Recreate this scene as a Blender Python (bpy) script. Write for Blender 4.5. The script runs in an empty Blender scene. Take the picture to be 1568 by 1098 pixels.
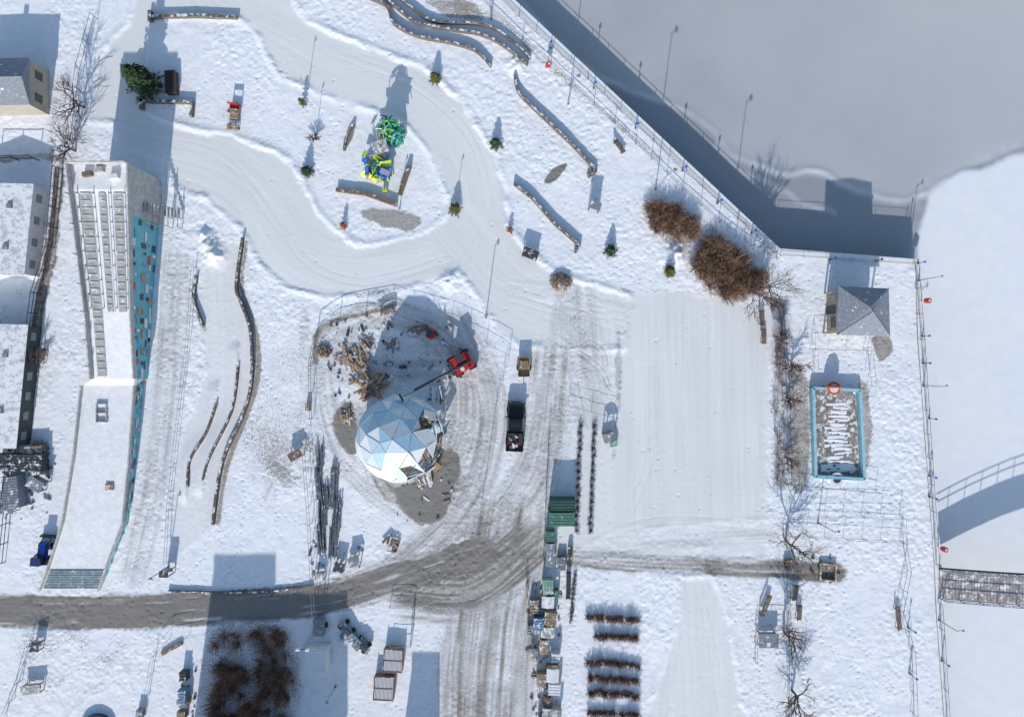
import bpy, math, random
import numpy as np
from mathutils import Vector, Matrix
random.seed(7)
S=0.075; CX,CY=784.,549.; H=75.
sc=bpy.context.scene
sc.view_settings.view_transform='Standard'; sc.view_settings.look='None'; sc.view_settings.exposure=0
def P(px,py): return ((px-CX)*S,(CY-py)*S)
def W(px,py,h):
    k=(H-h)/H
    return ((px-CX)*S*k,(CY-py)*S*k,h)
# ------------------------------------------------------------ world + sun + camera
ELEV=math.radians(26); sh=Vector((0.13,1.0,0)).normalized()
d=Vector((sh.x*math.cos(ELEV),sh.y*math.cos(ELEV),-math.sin(ELEV)))
w=bpy.data.worlds.new("World"); sc.world=w; w.use_nodes=True
nt=w.node_tree; bg=nt.nodes['Background']; sky=nt.nodes.new('ShaderNodeTexSky'); sky.sky_type='NISHITA'
sky.sun_disc=False; sky.sun_elevation=ELEV; sky.sun_rotation=math.atan2(-d.x,-d.y); sky.dust_density=0.8; sky.ozone_density=2.5; sky.air_density=1.3
nt.links.new(sky.outputs[0],bg.inputs[0]); bg.inputs[1].default_value=0.15
sl=bpy.data.lights.new('sun','SUN'); sl.energy=3.75; sl.angle=math.radians(.6); sl.color=(1,.965,.92)
so=bpy.data.objects.new('sun',sl); so.rotation_euler=d.to_track_quat('-Z','Y').to_euler(); sc.collection.objects.link(so)
cam=bpy.data.cameras.new('camera'); co=bpy.data.objects.new('camera',cam); sc.collection.objects.link(co)
co.location=(0,0,H); cam.sensor_width=36; cam.lens=36*H/(1568*S); cam.clip_end=6000; cam.clip_start=.5
sc.camera=co
# ------------------------------------------------------------ materials
_m={}
def M(name,col,rough=.75,var=.25,scale=2.0,snow=0.0,metal=0.0,bump=0.0,bs=8.0):
    if name in _m: return _m[name]
    m=bpy.data.materials.new(name); m.use_nodes=True; n=m.node_tree.nodes; l=m.node_tree.links
    b=n['Principled BSDF']; b.inputs['Roughness'].default_value=rough; b.inputs['Metallic'].default_value=metal
    tc=n.new('ShaderNodeNewGeometry')
    no=n.new('ShaderNodeTexNoise'); no.inputs['Scale'].default_value=scale; no.inputs['Detail'].default_value=3
    l.new(tc.outputs['Position'],no.inputs['Vector'])
    r=n.new('ShaderNodeMapRange'); r.inputs[1].default_value=.3; r.inputs[2].default_value=.7
    r.inputs[3].default_value=1-var; r.inputs[4].default_value=1+var; l.new(no.outputs[0],r.inputs[0])
    mx=n.new('ShaderNodeVectorMath'); mx.operation='SCALE'; mx.inputs[0].default_value=col; l.new(r.outputs[0],mx.inputs['Scale'])
    out=mx.outputs[0]
    if snow>0:
        n2=n.new('ShaderNodeTexNoise'); n2.inputs['Scale'].default_value=1.7; n2.inputs['Detail'].default_value=4
        n2.inputs['Roughness'].default_value=.7; l.new(tc.outputs['Position'],n2.inputs['Vector'])
        r2=n.new('ShaderNodeMapRange'); t=.72-.44*snow; r2.inputs[1].default_value=t-.03; r2.inputs[2].default_value=t+.05; l.new(n2.outputs[0],r2.inputs[0])
        sx=n.new('ShaderNodeSeparateXYZ'); l.new(tc.outputs['Normal'],sx.inputs[0])
        r3=n.new('ShaderNodeMapRange'); r3.inputs[1].default_value=.5; r3.inputs[2].default_value=.75; l.new(sx.outputs[2],r3.inputs[0])
        mu=n.new('ShaderNodeMath'); mu.operation='MULTIPLY'; l.new(r2.outputs[0],mu.inputs[0]); l.new(r3.outputs[0],mu.inputs[1])
        mm=n.new('ShaderNodeMix'); mm.data_type='RGBA'; l.new(mu.outputs[0],mm.inputs[0]); l.new(out,mm.inputs[6]); mm.inputs[7].default_value=(.84,.84,.85,1)
        out=mm.outputs[2]
    l.new(out,b.inputs['Base Color'])
    if bump>0:
        bp=n.new('ShaderNodeBump'); bp.inputs['Strength'].default_value=bump; bp.inputs['Distance'].default_value=.05
        n3=n.new('ShaderNodeTexNoise'); n3.inputs['Scale'].default_value=bs; n3.inputs['Detail'].default_value=3; l.new(tc.outputs['Position'],n3.inputs['Vector'])
        l.new(n3.outputs[0],bp.inputs['Height']); l.new(bp.outputs[0],b.inputs['Normal'])
    _m[name]=m; return m
snowM=M('snow_cover',(.85,.85,.86),.8,.04,3,bump=.5,bs=3)
stone=M('stone_wall',(.15,.125,.11),.9,.35,3,snow=.42)
stoned=M('dark_stone_wall',(.12,.10,.09),.9,.35,3,snow=.4)
conc=M('concrete',(.38,.36,.34),.9,.2,2,snow=.45)
concbare=M('quay_concrete',(.3,.29,.28),.9,.25,1)
steel=M('galvanized_steel',(.30,.31,.33),.45,.2,4,metal=.4)
steels=M('snowy_steel',(.22,.24,.27),.5,.2,4,snow=.3)
piped=M('weathered_steel_pipe',(.13,.15,.17),.5,.3,4,snow=.25)
dark=M('dark_metal',(.05,.05,.055),.6,.2,4)
darks=M('dark_metal_snowy',(.05,.05,.055),.6,.2,4,snow=.35)
wood=M('raw_lumber',(.40,.28,.17),.85,.4,5)
woods=M('lumber_snowy',(.30,.22,.15),.85,.4,5,snow=.4)
oldwood=M('weathered_wood',(.18,.13,.10),.9,.3,4,snow=.25)
blackp=M('black_car_paint',(.012,.013,.016),.25,.1,4)
glass=M('dark_glass',(.02,.025,.03),.08,.1,4)
rubber=M('tyre_rubber',(.025,.025,.025),.9,.2,4)
red=M('red_paint',(.50,.03,.025),.4,.2,4)
orange=M('orange_paint',(.60,.13,.05),.5,.2,4)
white=M('white_panel',(.74,.75,.76),.6,.05,2)
grn=M('green_corrugated',(.08,.21,.15),.6,.25,3,snow=.12)
grnl=M('light_green_tarp',(.22,.42,.32),.6,.2,3,snow=.35)
teal=M('teal_board',(.13,.42,.50),.5,.15,2)
blue=M('blue_paint',(.02,.12,.55),.45,.2,3)
navy=M('navy_paint',(.02,.04,.16),.45,.2,3)
cyan=M('cyan_paint',(.05,.38,.52),.45,.2,3)
lime=M('lime_paint',(.45,.62,.08),.45,.2,3)
green=M('green_paint',(.04,.36,.18),.45,.2,3)
yellow=M('yellow_paint',(.70,.58,.04),.45,.2,3)
shingle=M('grey_shingles',(.25,.27,.31),.9,.2,5,snow=.18,bump=.5)
roofw=M('snowy_roof',(.55,.56,.57),.8,.08,2,snow=.6)
twig=M('brown_twigs',(.30,.185,.12),.9,.5,1.2)
twig2=M('dark_twigs',(.16,.10,.075),.9,.4,1.2)
twigr=M('russet_twigs',(.24,.12,.09),.9,.4,1.2)
hedgem=M('hedge_twigs',(.11,.055,.045),.9,.4,1.2)
bark=M('bark',(.13,.09,.075),.95,.3,4)
fol=M('conifer_needles',(.035,.07,.03),.85,.6,2.5)
foly=M('yellow_green_needles',(.10,.11,.025),.85,.5,3)
folr=M('orange_leaves',(.32,.10,.03),.85,.5,3)
leafM=M('dry_leaves',(.25,.16,.09),.95,.5,5,snow=.25)
tarpb=M('blue_tarp',(.15,.26,.38),.6,.25,3,snow=.45)
# ------------------------------------------------------------ mesh builder
class MB:
    def __init__(s): s.v=[]; s.f=[]; s.mi=[]; s.ms=[]
    def m(s,mat):
        if mat not in s.ms: s.ms.append(mat)
        return s.ms.index(mat)
    def add(s,vs,fs,mat):
        o=len(s.v); s.v+=[tuple(v) for v in vs]; k=s.m(mat)
        for f in fs: s.f.append([i+o for i in f]); s.mi.append(k)
    def box(s,cx,cy,z0,sx,sy,sz,mat,rot=0,top=(1,1),off=(0,0),tilt=0):
        c,n=math.cos(rot),math.sin(rot); vs=[]
        for z,kx,ky,ox,oy in ((0,1,1,0,0),(sz,top[0],top[1],off[0],off[1])):
            for a,b in ((-1,-1),(1,-1),(1,1),(-1,1)):
                x=a*sx/2*kx+ox; y=b*sy/2*ky+oy
                vs.append((cx+x*c-y*n,cy+x*n+y*c,z0+z+tilt*y))
        s.add(vs,[(3,2,1,0),(4,5,6,7),(0,1,5,4),(1,2,6,5),(2,3,7,6),(3,0,4,7)],mat)
    def cyl(s,p0,p1,r0,r1,mat,n=6,caps=True):
        p0=Vector(p0); p1=Vector(p1); a=(p1-p0)
        if a.length<1e-6: return
        a.normalize(); u=a.orthogonal().normalized(); w_=a.cross(u)
        vs=[]
        for p,r in ((p0,r0),(p1,r1)):
            for i in range(n):
                t=2*math.pi*i/n; vs.append(p+u*(r*math.cos(t))+w_*(r*math.sin(t)))
        fs=[(i,(i+1)%n,n+(i+1)%n,n+i) for i in range(n)]
        if caps: fs+= [tuple(range(n))[::-1],tuple(range(n,2*n))]
        s.add(vs,fs,mat)
    def path(s,pts,r,mat,n=6):
        for a,b in zip(pts,pts[1:]): s.cyl(a,b,r,r,mat,n)
    def prism(s,poly,z0,z1,mat,top=None):
        n=len(poly); vs=[(x,y,z0) for x,y in poly]+[(x,y,z1) for x,y in poly]
        s.add(vs,[(i,(i+1)%n,n+(i+1)%n,n+i) for i in range(n)],mat)
        s.add([(x,y,z1) for x,y in poly],[tuple(range(n))],top or mat)
    def sph(s,c,r,mat,n=8,m=5,sq=1,jit=0):
        vs=[(c[0],c[1],c[2]+r*sq)]
        for j in range(1,m):
            t=math.pi*j/m
            for i in range(n):
                a=2*math.pi*i/n; k=1+random.uniform(-jit,jit)
                vs.append((c[0]+r*k*math.sin(t)*math.cos(a),c[1]+r*k*math.sin(t)*math.sin(a),c[2]+r*k*sq*math.cos(t)))
        vs.append((c[0],c[1],c[2]-r*sq)); fs=[]
        for i in range(n): fs.append((0,1+i,1+(i+1)%n))
        for j in range(m-2):
            for i in range(n): a=1+j*n; fs.append((a+i,a+n+i,a+n+(i+1)%n,a+(i+1)%n))
        a=1+(m-2)*n; e=len(vs)-1
        for i in range(n): fs.append((a+i,e,a+(i+1)%n))
        s.add(vs,fs,mat)
    def build(s,name,px=None,py=None,rot=0,z=0,smooth=False):
        if not s.v: return
        V=np.array(s.v,dtype=float)
        if px is None:
            c=V.mean(0); c[2]=0; V=V-c; loc=(c[0],c[1],0)
        else:
            loc=P(px,py)+(z,)
        me=bpy.data.meshes.new(name); me.from_pydata(V.tolist(),[],s.f)
        for m in s.ms: me.materials.append(m)
        me.polygons.foreach_set('material_index',s.mi)
        if smooth: me.polygons.foreach_set('use_smooth',[True]*len(s.f))
        me.update(); o=bpy.data.objects.new(name,me); o.location=loc; o.rotation_euler=(0,0,rot); sc.collection.objects.link(o); return o
def smooth(pts,k=6):
    if len(pts)<3: return list(pts)
    out=[]; n=len(pts)
    for i in range(n-1):
        p0=np.array(pts[max(i-1,0)],float); p1=np.array(pts[i],float); p2=np.array(pts[i+1],float); p3=np.array(pts[min(i+2,n-1)],float)
        for j in range(k):
            t=j/k; out.append(tuple(.5*((2*p1)+(-p0+p2)*t+(2*p0-5*p1+4*p2-p3)*t*t+(-p0+3*p1-3*p2+p3)*t**3)))
    out.append(tuple(pts[-1])); return out
def sclosed(pts,k=4):
    n=len(pts); out=[]
    for i in range(n):
        p0,p1,p2,p3=[np.array(pts[(i+q)%n],float) for q in (-1,0,1,2)]
        for j in range(k):
            t=j/k; out.append(tuple(.5*((2*p1)+(-p0+p2)*t+(2*p0-5*p1+4*p2-p3)*t*t+(-p0+3*p1-3*p2+p3)*t**3)))
    return out
# ------------------------------------------------------------ ground fields
ext=np.array([64.5,67,70,74,79,85,95,110,130,160,200,300,500,900,1500,2600])
xs=np.concatenate([-ext[::-1],np.arange(-63,63.06,.12),ext])
ys=np.concatenate([-ext[::-1], -np.array([61,57,53,50,48,46.5]), np.arange(-45.6,45.61,.12), np.array([46.5,48,50,53,57,61]), ext])
XM,YM=np.meshgrid(xs.astype(np.float32),ys.astype(np.float32)); PXg=XM/S+CX; PYg=CY-YM/S
pxs=xs/S+CX; pys=CY-ys/S
def vn(X,Y,sc_,seed,sy=None):
    r=np.random.RandomState(seed).rand(256,256).astype(np.float32); sy=sy or sc_
    x=X/sc_+seed*13.7; y=Y/sy+seed*7.3; xi=np.floor(x).astype(np.int32); yi=np.floor(y).astype(np.int32)
    fx=x-xi; fy=y-yi; fx=fx*fx*(3-2*fx); fy=fy*fy*(3-2*fy); a=xi&255; b=(xi+1)&255; c=yi&255; e=(yi+1)&255
    return (r[c,a]*(1-fx)+r[c,b]*fx)*(1-fy)+(r[e,a]*(1-fx)+r[e,b]*fx)*fy
def sl_(pts,m):
    a=np.array(pts); ix=np.where((pxs>a[:,0].min()-m)&(pxs<a[:,0].max()+m))[0]; iy=np.where((pys>a[:,1].min()-m)&(pys<a[:,1].max()+m))[0]
    if len(ix)==0 or len(iy)==0: return None
    return (slice(iy[0],iy[-1]+1),slice(ix[0],ix[-1]+1))
def dline(pts,X,Y):
    D=np.full(X.shape,1e9,np.float32); Sg=np.zeros_like(D); T=np.zeros_like(D); acc=0
    for (x0,y0),(x1,y1) in zip(pts,pts[1:]):
        dx,dy=x1-x0,y1-y0; L=math.hypot(dx,dy)
        if L<1e-6: continue
        t=np.clip(((X-x0)*dx+(Y-y0)*dy)/(L*L),0,1); ex=X-x0-t*dx; ey=Y-y0-t*dy; dd=ex*ex+ey*ey
        k=dd<D; D[k]=dd[k]; Sg[k]=((dx*ey-dy*ex)/L)[k]; T[k]=(acc+t*L)[k]; acc+=L
    return np.sqrt(D),Sg,T
def inside(poly,X,Y):
    r=np.zeros(X.shape,bool); n=len(poly)
    for i in range(n):
        x0,y0=poly[i]; x1,y1=poly[(i+1)%n]
        if y0==y1: continue
        k=((y0>Y)!=(y1>Y)); xx=(x1-x0)*(Y-y0)/(y1-y0)+x0; r^= (k&(X<xx))
    return r
def sd(poly,X,Y):
    dd,_,_=dline(list(poly)+[poly[0]],X,Y); return np.where(inside(poly,X,Y),-dd,dd)
sm=lambda x:np.clip(x,0,1)**2*(3-2*np.clip(x,0,1))
shp=XM.shape
Z=np.zeros(shp,np.float32); dirt=np.zeros(shp,np.float32); groom=np.zeros(shp,np.float32); grass=np.zeros(shp,np.float32); strk=np.full(shp,.5,np.float32)
n7=vn(PXg,PYg,5,1); n20=vn(PXg,PYg,17,2); n60=vn(PXg,PYg,60,3); n200=vn(PXg,PYg,170,4); n3=vn(PXg,PYg,2.6,5)
wob=(n20-.5)*7+(n7-.5)*4
track=[(225,-60),(440,-60),(442,0),(470,38),(560,75),(650,108),(705,160),(752,235),(770,290),(775,345),(800,380),(850,425),(960,455),(952,530),(800,525),(765,500),(735,450),(703,408),(680,420),(590,445),(500,452),(440,435),(400,400),(370,345),(320,300),(265,282),(262,240),(190,230),(180,185),(140,180),(150,90),(200,40)]
island=sclosed([(240,25),(375,28),(405,65),(435,112),(520,148),(600,175),(650,215),(683,280),(690,330),(655,358),(600,374),(545,378),(490,335),(465,290),(435,245),(360,215),(290,200),(222,172),(224,90)],4)
rink=[(950,445),(1060,450),(1185,475),(1172,640),(1172,800),(1060,808),(930,822),(940,700)]
path2=[(1040,885),(1088,885),(1112,950),(1137,1098),(1160,1300),(960,1300),(992,1098),(1030,990),(1046,940)]
slide=[(322,370),(372,372),(366,440),(386,510),(386,590),(342,710),(328,802),(262,860),(270,700),(300,620),(318,560),(304,470)]
lowr=[(885,848),(950,815),(1060,808),(1175,800),(1170,850),(1000,852)]
plaza=[(800,500),(960,450),(960,830),(860,840),(830,700)]
for poly,am,berm,sf in ((track,1,.13,6),(rink,1,.0,20),(path2,.9,.05,8),(slide,.8,.0,6),(lowr,.7,.04,12),(plaza,.7,0,20)):
    s_=sl_(poly,60)
    dd=sd(poly,PXg[s_],PYg[s_])
    if poly is track:
        di=sd(island,PXg[s_],PYg[s_]); dd=np.maximum(dd,-di)
    dd=dd+wob[s_]*.55
    groom[s_]=np.maximum(groom[s_],am*sm(.5-dd/sf))
    Z[s_]+=berm*np.exp(-((dd-6)/5)**2)*(.2+1.1*n20[s_])
flows=[([(330,-60),(340,0),(430,50),(520,105),(620,140),(690,200),(725,290),(720,370),(640,400),(540,415),(460,390),(410,320),(340,255),(200,215)],55,2.2),
 ([(720,370),(780,440),(880,480),(960,490)],60,2.2),([(1060,440),(1060,820)],125,2.0),([(1065,880),(1065,1120)],80,2.4),([(345,370),(340,560),(320,700),(295,850)],50,2.5)]
for pts,hw,fs_ in flows:
    p=smooth(pts,5); s_=sl_(p,hw+5)
    D,G,T=dline(p,PXg[s_],PYg[s_])
    st=.3*vn(G,T,fs_,11,90)+.3*vn(G+.05*T,T,6,12,160)+.2*vn(G,T,28,13,130)+.2*n60[s_]
    k=(D<hw)
    a=strk[s_]; a[k]=st[k]; strk[s_]=a
rt=random.Random(9)
def strack(pts,am=.35,dz=.03,gap=11,arr=None):
    p=smooth(pts,5)
    for off in (0,gap) if gap else (0,):
        pp=[]
        for i in range(len(p)):
            a=np.array(p[max(i-1,0)]); b=np.array(p[min(i+1,len(p)-1)]); t=(b-a)/(np.linalg.norm(b-a)+1e-9); pp.append((p[i][0]-t[1]*off,p[i][1]+t[0]*off))
        s_=sl_(pp,6)
        if s_ is None: continue
        D,G,T=dline(pp,PXg[s_],PYg[s_]); k=np.exp(-(D/1.5)**2); dirt[s_]=np.maximum(dirt[s_],am*k*(.4+1.0*n20[s_])); Z[s_]-=dz*k
def bundle(pts,hw,am,soft=.6,rut=.05,seed=20,ss=3.2):
    p=smooth(pts,5); s_=sl_(p,hw*1.6+5)
    if s_ is None: return
    D,G,T=dline(p,PXg[s_],PYg[s_]); D=D+wob[s_]*.8
    mk=sm((1-D/hw)/soft+.15)
    st=.38*vn(G,T,ss,seed,60)+.32*vn(G,T,ss*2.2,seed+1,110)+.3*(.5*n20[s_]+.5*n60[s_])
    v=am*mk*(.25+1.5*(st-.14)); dirt[s_]=np.maximum(dirt[s_],v)
    a=strk[s_]; strk[s_]=a*(1-mk)+st*mk
    Z[s_]+=rut*mk*(st-.5)*1.8; g=groom[s_]; groom[s_]=g*(1-.7*mk*min(1,am))
bundle([(-300,935),(0,935),(150,938),(330,932),(470,920),(560,900),(650,872),(740,845)],29,2.0,.35,.03,20)
bundle([(700,865),(840,852),(960,862),(1100,868),(1190,872),(1285,878)],18,1.05,.6,.05,22)
bundle([(1090,868),(1190,872),(1280,878)],18,1.5,.5,.03,24)
bundle([(775,830),(755,950),(742,1098),(735,1400)],95,1.0,.6,.05,26)
bundle([(640,900),(720,900),(800,840)],66,1.4,.8,.05,28)
bundle([(845,560),(830,690),(790,770),(730,830),(620,900)],50,.85,.7,.05,30)
bundle([(870,470),(850,600),(830,700),(800,800),(810,850)],48,.62,.8,.05,32)
bundle([(700,500),(745,600),(742,690),(705,780),(610,870),(540,905)],40,.85,.7,.05,34)
bundle([(560,480),(500,520),(495,600),(525,700),(580,760),(640,800)],30,.66,.8,.04,36)
bundle([(580,480),(660,510),(700,560),(705,650),(680,720)],50,.85,.9,.04,38)
bundle([(525,545),(600,560),(680,560)],60,.82,.9,.04,39,6)
bundle([(268,400),(262,520),(250,640),(235,760),(205,880)],30,.62,.7,.05,40)
bundle([(290,420),(282,560),(268,700),(255,850)],8,.45,.6,.05,41)
bundle([(92,260),(80,380),(58,480),(45,560)],10,1.5,.6,.02,42)
bundle([(0,245),(60,240),(95,245)],7,1.2,.6,.02,43)
bundle([(1190,470),(1195,600),(1195,740)],16,.9,.8,.02,44)
bundle([(885,470),(890,560),(900,620)],54,.6,.8,.06,46)
bundle([(560,640),(600,755),(700,740)],40,1.0,.9,.03,48)
bundle([(947,510),(947,620),(940,700)],6,.85,.8,.04,49)
bundle([(890,840),(1000,832),(1180,822)],20,.5,.8,.04,50)
bundle([(465,480),(462,620),(410,760)],16,.5,.9,.03,51)
bundle([(780,440),(870,450),(960,470)],22,.38,.9,.03,52)
bundle([(100,1090),(150,1040),(185,980)],14,.4,.9,.03,53)
for pts in ([(1005,480),(1005,620),(1010,790)],[(1100,470),(1096,640),(1102,790)],[(960,780),(990,700),(1000,560)],[(1045,470),(1048,700)],[(780,450),(860,470),(960,478)],[(770,430),(850,460),(955,500)],[(960,800),(1040,790),(1170,800)],[(1050,880),(1045,960),(1020,1098)],[(1075,890),(1095,980),(1112,1098)],[(700,400),(740,330),(720,220),(640,140),(520,90)],[(250,210),(350,240),(430,340),(480,400),(560,425),(690,390)],[(760,520),(745,620),(750,700),(735,790)],[(880,640),(850,720),(830,840)],[(940,470),(948,600),(935,800)],[(700,790),(780,700),(830,600)],[(600,890),(700,800),(760,700),(770,600)]): strack(pts,.3,.015)
def blob(poly,am,soft=8,arr=None,wb=1.):
    arr=dirt if arr is None else arr
    s_=sl_(poly,30)
    if s_ is None: return
    dd=sd(sclosed(poly,3),PXg[s_],PYg[s_])+wob[s_]*wb; arr[s_]=np.maximum(arr[s_],am*sm(.5-dd/soft))
blob([(600,745),(640,735),(685,680),(704,710),(692,775),(660,804),(622,790)],1.35,10)
blob([(548,322),(590,320),(630,328),(646,340),(620,352),(575,345)],1.0,5)
blob([(833,278),(848,258),(868,250),(862,264),(845,280)],1.7,3,wb=.2)
blob([(527,230),(534,205),(545,190),(538,215)],1.3,3,wb=.2)
blob([(508,640),(540,615),(552,690),(525,690)],1.3,8)
blob([(660,860),(740,845),(790,860),(770,930),(700,940)],1.0,40)
blob([(1205,560),(1240,590),(1238,735),(1210,740)],.95,12,grass)
blob([(1312,595),(1332,600),(1335,690),(1318,735)],.9,8,grass)
blob([(1332,515),(1360,512),(1368,535),(1350,552),(1338,540)],1.2,5,grass)
blob([(985,305),(1060,320),(1120,370),(1172,430),(1160,462),(1090,460),(1050,400),(990,345)],.6,14,grass)
blob([(320,965),(450,965),(450,1110),(320,1110)],.6,14,grass)
blob([(650,0),(720,5),(740,30),(690,28)],.9,9,grass)
p=smooth([(650,-30),(700,0),(770,35),(830,95),(880,135),(950,195),(1010,245)],4); s_=sl_(p,20); D,G,T=dline(p,PXg[s_],PYg[s_]); grass[s_]=np.maximum(grass[s_],.68*sm(1.2-D/8))
for pl,am in (([(378,372),(370,440),(392,510),(392,590),(348,710),(334,800)],.85),([(300,425),(300,470),(314,505)],.8),([(484,555),(484,520),(500,495),(560,480),(600,470)],.8),([(85,260),(78,380),(55,480),(40,600),(22,720)],.9)):
    p=smooth(pl,4); s_=sl_(p,20); D,G,T=dline(p,PXg[s_],PYg[s_]); grass[s_]=np.maximum(grass[s_],am*sm(1.3-D/5))
tr=sm((n60-.35)*2.5)
grass+= .36*np.clip((n20*n60*2.2-.48),0,1)*(1-np.clip(groom*1.5,0,1))
for (x,y,r,a) in ((400,640,90,.42),(420,700,70,.42),(360,180,60,.38),(590,320,60,.25),(820,250,80,.2),(1260,850,50,.25),(170,1000,120,.32),(440,540,50,.42),(60,450,60,.42),(560,540,70,.42),(30,1030,80,.32),(900,330,50,.2),(1120,960,60,.2),(560,1060,50,.3)):
    rr=np.hypot(PXg-x,PYg-y); grass+=a*np.exp(-(rr/r)**2)*(1-np.clip(groom,0,1))
nat=np.clip(1-groom,0,1); dk=np.clip(dirt,0,1)
Z+=nat*((.018+.05*tr)*(n7-.5)+.05*(n20-.5)+(.02+.03*tr)*(n3-.5)+.12*(n60-.5)*(1-dk))+.008*(n7-.5)+groom*(strk-.5)*.02
for pl,dz in (([(366,540),(356,630),(322,700),(312,745)],.22),([(333,600),(316,665),(292,705),(287,755)],.22)):
    p=smooth(pl,4); s_=sl_(p,24); D,G,T=dline(p,PXg[s_],PYg[s_]); Z[s_]+=dz*(G>0)*sm(1-D/22)
rng=random.Random(3)
fine0=np.searchsorted(xs,-63.001); iy0=np.searchsorted(ys,-45.601)
def stamp(x,y,r,dz):
    ix=int(round((x-xs[fine0])/.12))+fine0; iy=int(round((y+45.6)/.12))+iy0
    if ix<fine0+3 or ix>=fine0+1045 or iy<iy0+3 or iy>=iy0+755: return
    if groom[iy,ix]>.4 and rng.random()<.95: return
    Z[iy,ix]-=dz
    for a,b in ((1,0),(-1,0),(0,1),(0,-1)): Z[iy+b,ix+a]-=dz*rng.choice((0,.4,-.3,.6))
for k in range(200):
    x=rng.uniform(-60,60); y=rng.uniform(-43,43); a=rng.uniform(0,6.28)
    if rng.random()<.4: a=rng.choice((1.57,-1.57,-.75))+rng.uniform(-.2,.2)
    for j in range(rng.randint(20,70)):
        a+=rng.uniform(-.12,.12); x+=.62*math.cos(a); y+=.62*math.sin(a); sd_=.12*(1 if j%2 else -1)
        stamp(x-sd_*math.sin(a),y+sd_*math.cos(a),.15,rng.uniform(.04,.1))
for k in range(5000):
    x=rng.gauss(0,1)*9+rng.choice((-30,-28,-45,30,5,-15)); y=rng.gauss(0,1)*9+rng.choice((-10,5,20,-25)); stamp(x,y,.1,rng.uniform(-.04,.07))
for pts in ([(880,480),(885,530),(920,560),(935,590)],[(905,480),(895,530),(850,545),(835,580)],[(878,545),(900,520),(925,535),(930,560)],[(835,540),(870,530),(905,545)],[(870,600),(880,570),(910,560)],[(875,490),(890,475),(905,485),(895,510),(880,500),(875,485)]): strack(pts,.7,.035,6)
for k in range(26):
    a,b=rt.uniform(840,940),rt.uniform(560,625); strack([(a,b),(a+rt.uniform(-4,4),b+5),(a+rt.uniform(-6,6),b+rt.uniform(10,22))],.6,.03,0)
for (x,y,r,h) in ((322,375,10,.6),(330,392,12,.7),(315,360,8,.5),(700,560,14,.3),(640,520,10,.3),(1030,390,14,.5),(790,100,12,.4),(160,600,10,.2),(690,430,14,.35),(580,470,12,.3)):
    Z+=h*np.exp(-((PXg-x)**2+(PYg-y)**2)/(r*r))*(.6+.8*n7)
far=np.maximum(np.abs(XM)-64,np.abs(YM)-46); Z[far>0]*=.4
harb=[(-20600,-20000),(780,-2),(1192,384),(1405,400),(1412,520),(1425,700),(1437,865),(1441,950),(1452,1098),(1500,3000),(1500,40000),(60000,40000),(60000,-60000),(-20600,-60000)]
ins=inside(harb,PXg,PYg); Z[ins]=-6
def gridmesh(name,xs,ys,Z,attrs,mat):
    ny,nx=Z.shape; X,Y=np.meshgrid(xs,ys)
    V=np.stack([X,Y,Z],-1).reshape(-1,3).astype(np.float32)
    idx=np.arange(nx*ny).reshape(ny,nx); F=np.stack([idx[:-1,:-1],idx[:-1,1:],idx[1:,1:],idx[1:,:-1]],-1).reshape(-1,4)
    me=bpy.data.meshes.new(name); me.vertices.add(len(V)); me.vertices.foreach_set('co',V.ravel())
    me.loops.add(F.size); me.loops.foreach_set('vertex_index',F.ravel().astype(np.int32)); me.polygons.add(len(F))
    me.polygons.foreach_set('loop_start',np.arange(0,F.size,4,dtype=np.int32)); me.polygons.foreach_set('use_smooth',np.ones(len(F),bool))
    for k,a in attrs.items():
        at=me.attributes.new(k,'FLOAT','POINT'); at.data.foreach_set('value',a.astype(np.float32).ravel())
    me.update(calc_edges=True); me.materials.append(mat); o=bpy.data.objects.new(name,me); sc.collection.objects.link(o); return o
gm=bpy.data.materials.new('snow_ground'); gm.use_nodes=True; N=gm.node_tree.nodes; L=gm.node_tree.links; B=N['Principled BSDF']; B.inputs['Roughness'].default_value=.8
B.inputs['Specular IOR Level'].default_value=.25
geo=N.new('ShaderNodeNewGeometry')
def attr(n):
    a=N.new('ShaderNodeAttribute'); a.attribute_name=n; return a.outputs['Fac']
def noise(s,dt=5,r=.6):
    a=N.new('ShaderNodeTexNoise'); a.inputs['Scale'].default_value=s; a.inputs['Detail'].default_value=dt; a.inputs['Roughness'].default_value=r; L.new(geo.outputs['Position'],a.inputs['Vector']); return a.outputs[0]
def ma(op,a,b,c=None):
    m=N.new('ShaderNodeMath'); m.operation=op
    for i,v in enumerate((a,b,c)):
        if v is None: continue
        if isinstance(v,(int,float)): m.inputs[i].default_value=v
        else: L.new(v,m.inputs[i])
    return m.outputs[0]
def mr(v,a,b,c=0,d_=1):
    m=N.new('ShaderNodeMapRange'); L.new(v,m.inputs[0])
    for i,q in zip((1,2,3,4),(a,b,c,d_)): m.inputs[i].default_value=q
    return m.outputs[0]
def mix(f,a,b):
    m=N.new('ShaderNodeMix'); m.data_type='RGBA'
    L.new(f,m.inputs[0])
    for i,v in ((6,a),(7,b)):
        if isinstance(v,tuple): m.inputs[i].default_value=v+(1,)
        else: L.new(v,m.inputs[i])
    return m.outputs[2]
nf=noise(6,4,.7); nm=noise(1.0,4,.6)
sn=mix(mr(nm,.35,.65),(.88,.885,.91),(.81,.82,.845))
gc=mix(mr(attr('strk'),.25,.75),(.72,.715,.70),(.81,.805,.795))
c1=mix(attr('groom'),sn,gc)
gf=mr(ma('ADD',attr('grass'),ma('MULTIPLY',ma('SUBTRACT',nf,.5),2.2)),.55,.95,0,.8)
c2=mix(gf,c1,mix(mr(nm,.4,.6),(.30,.245,.18),(.18,.14,.11)))
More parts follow.
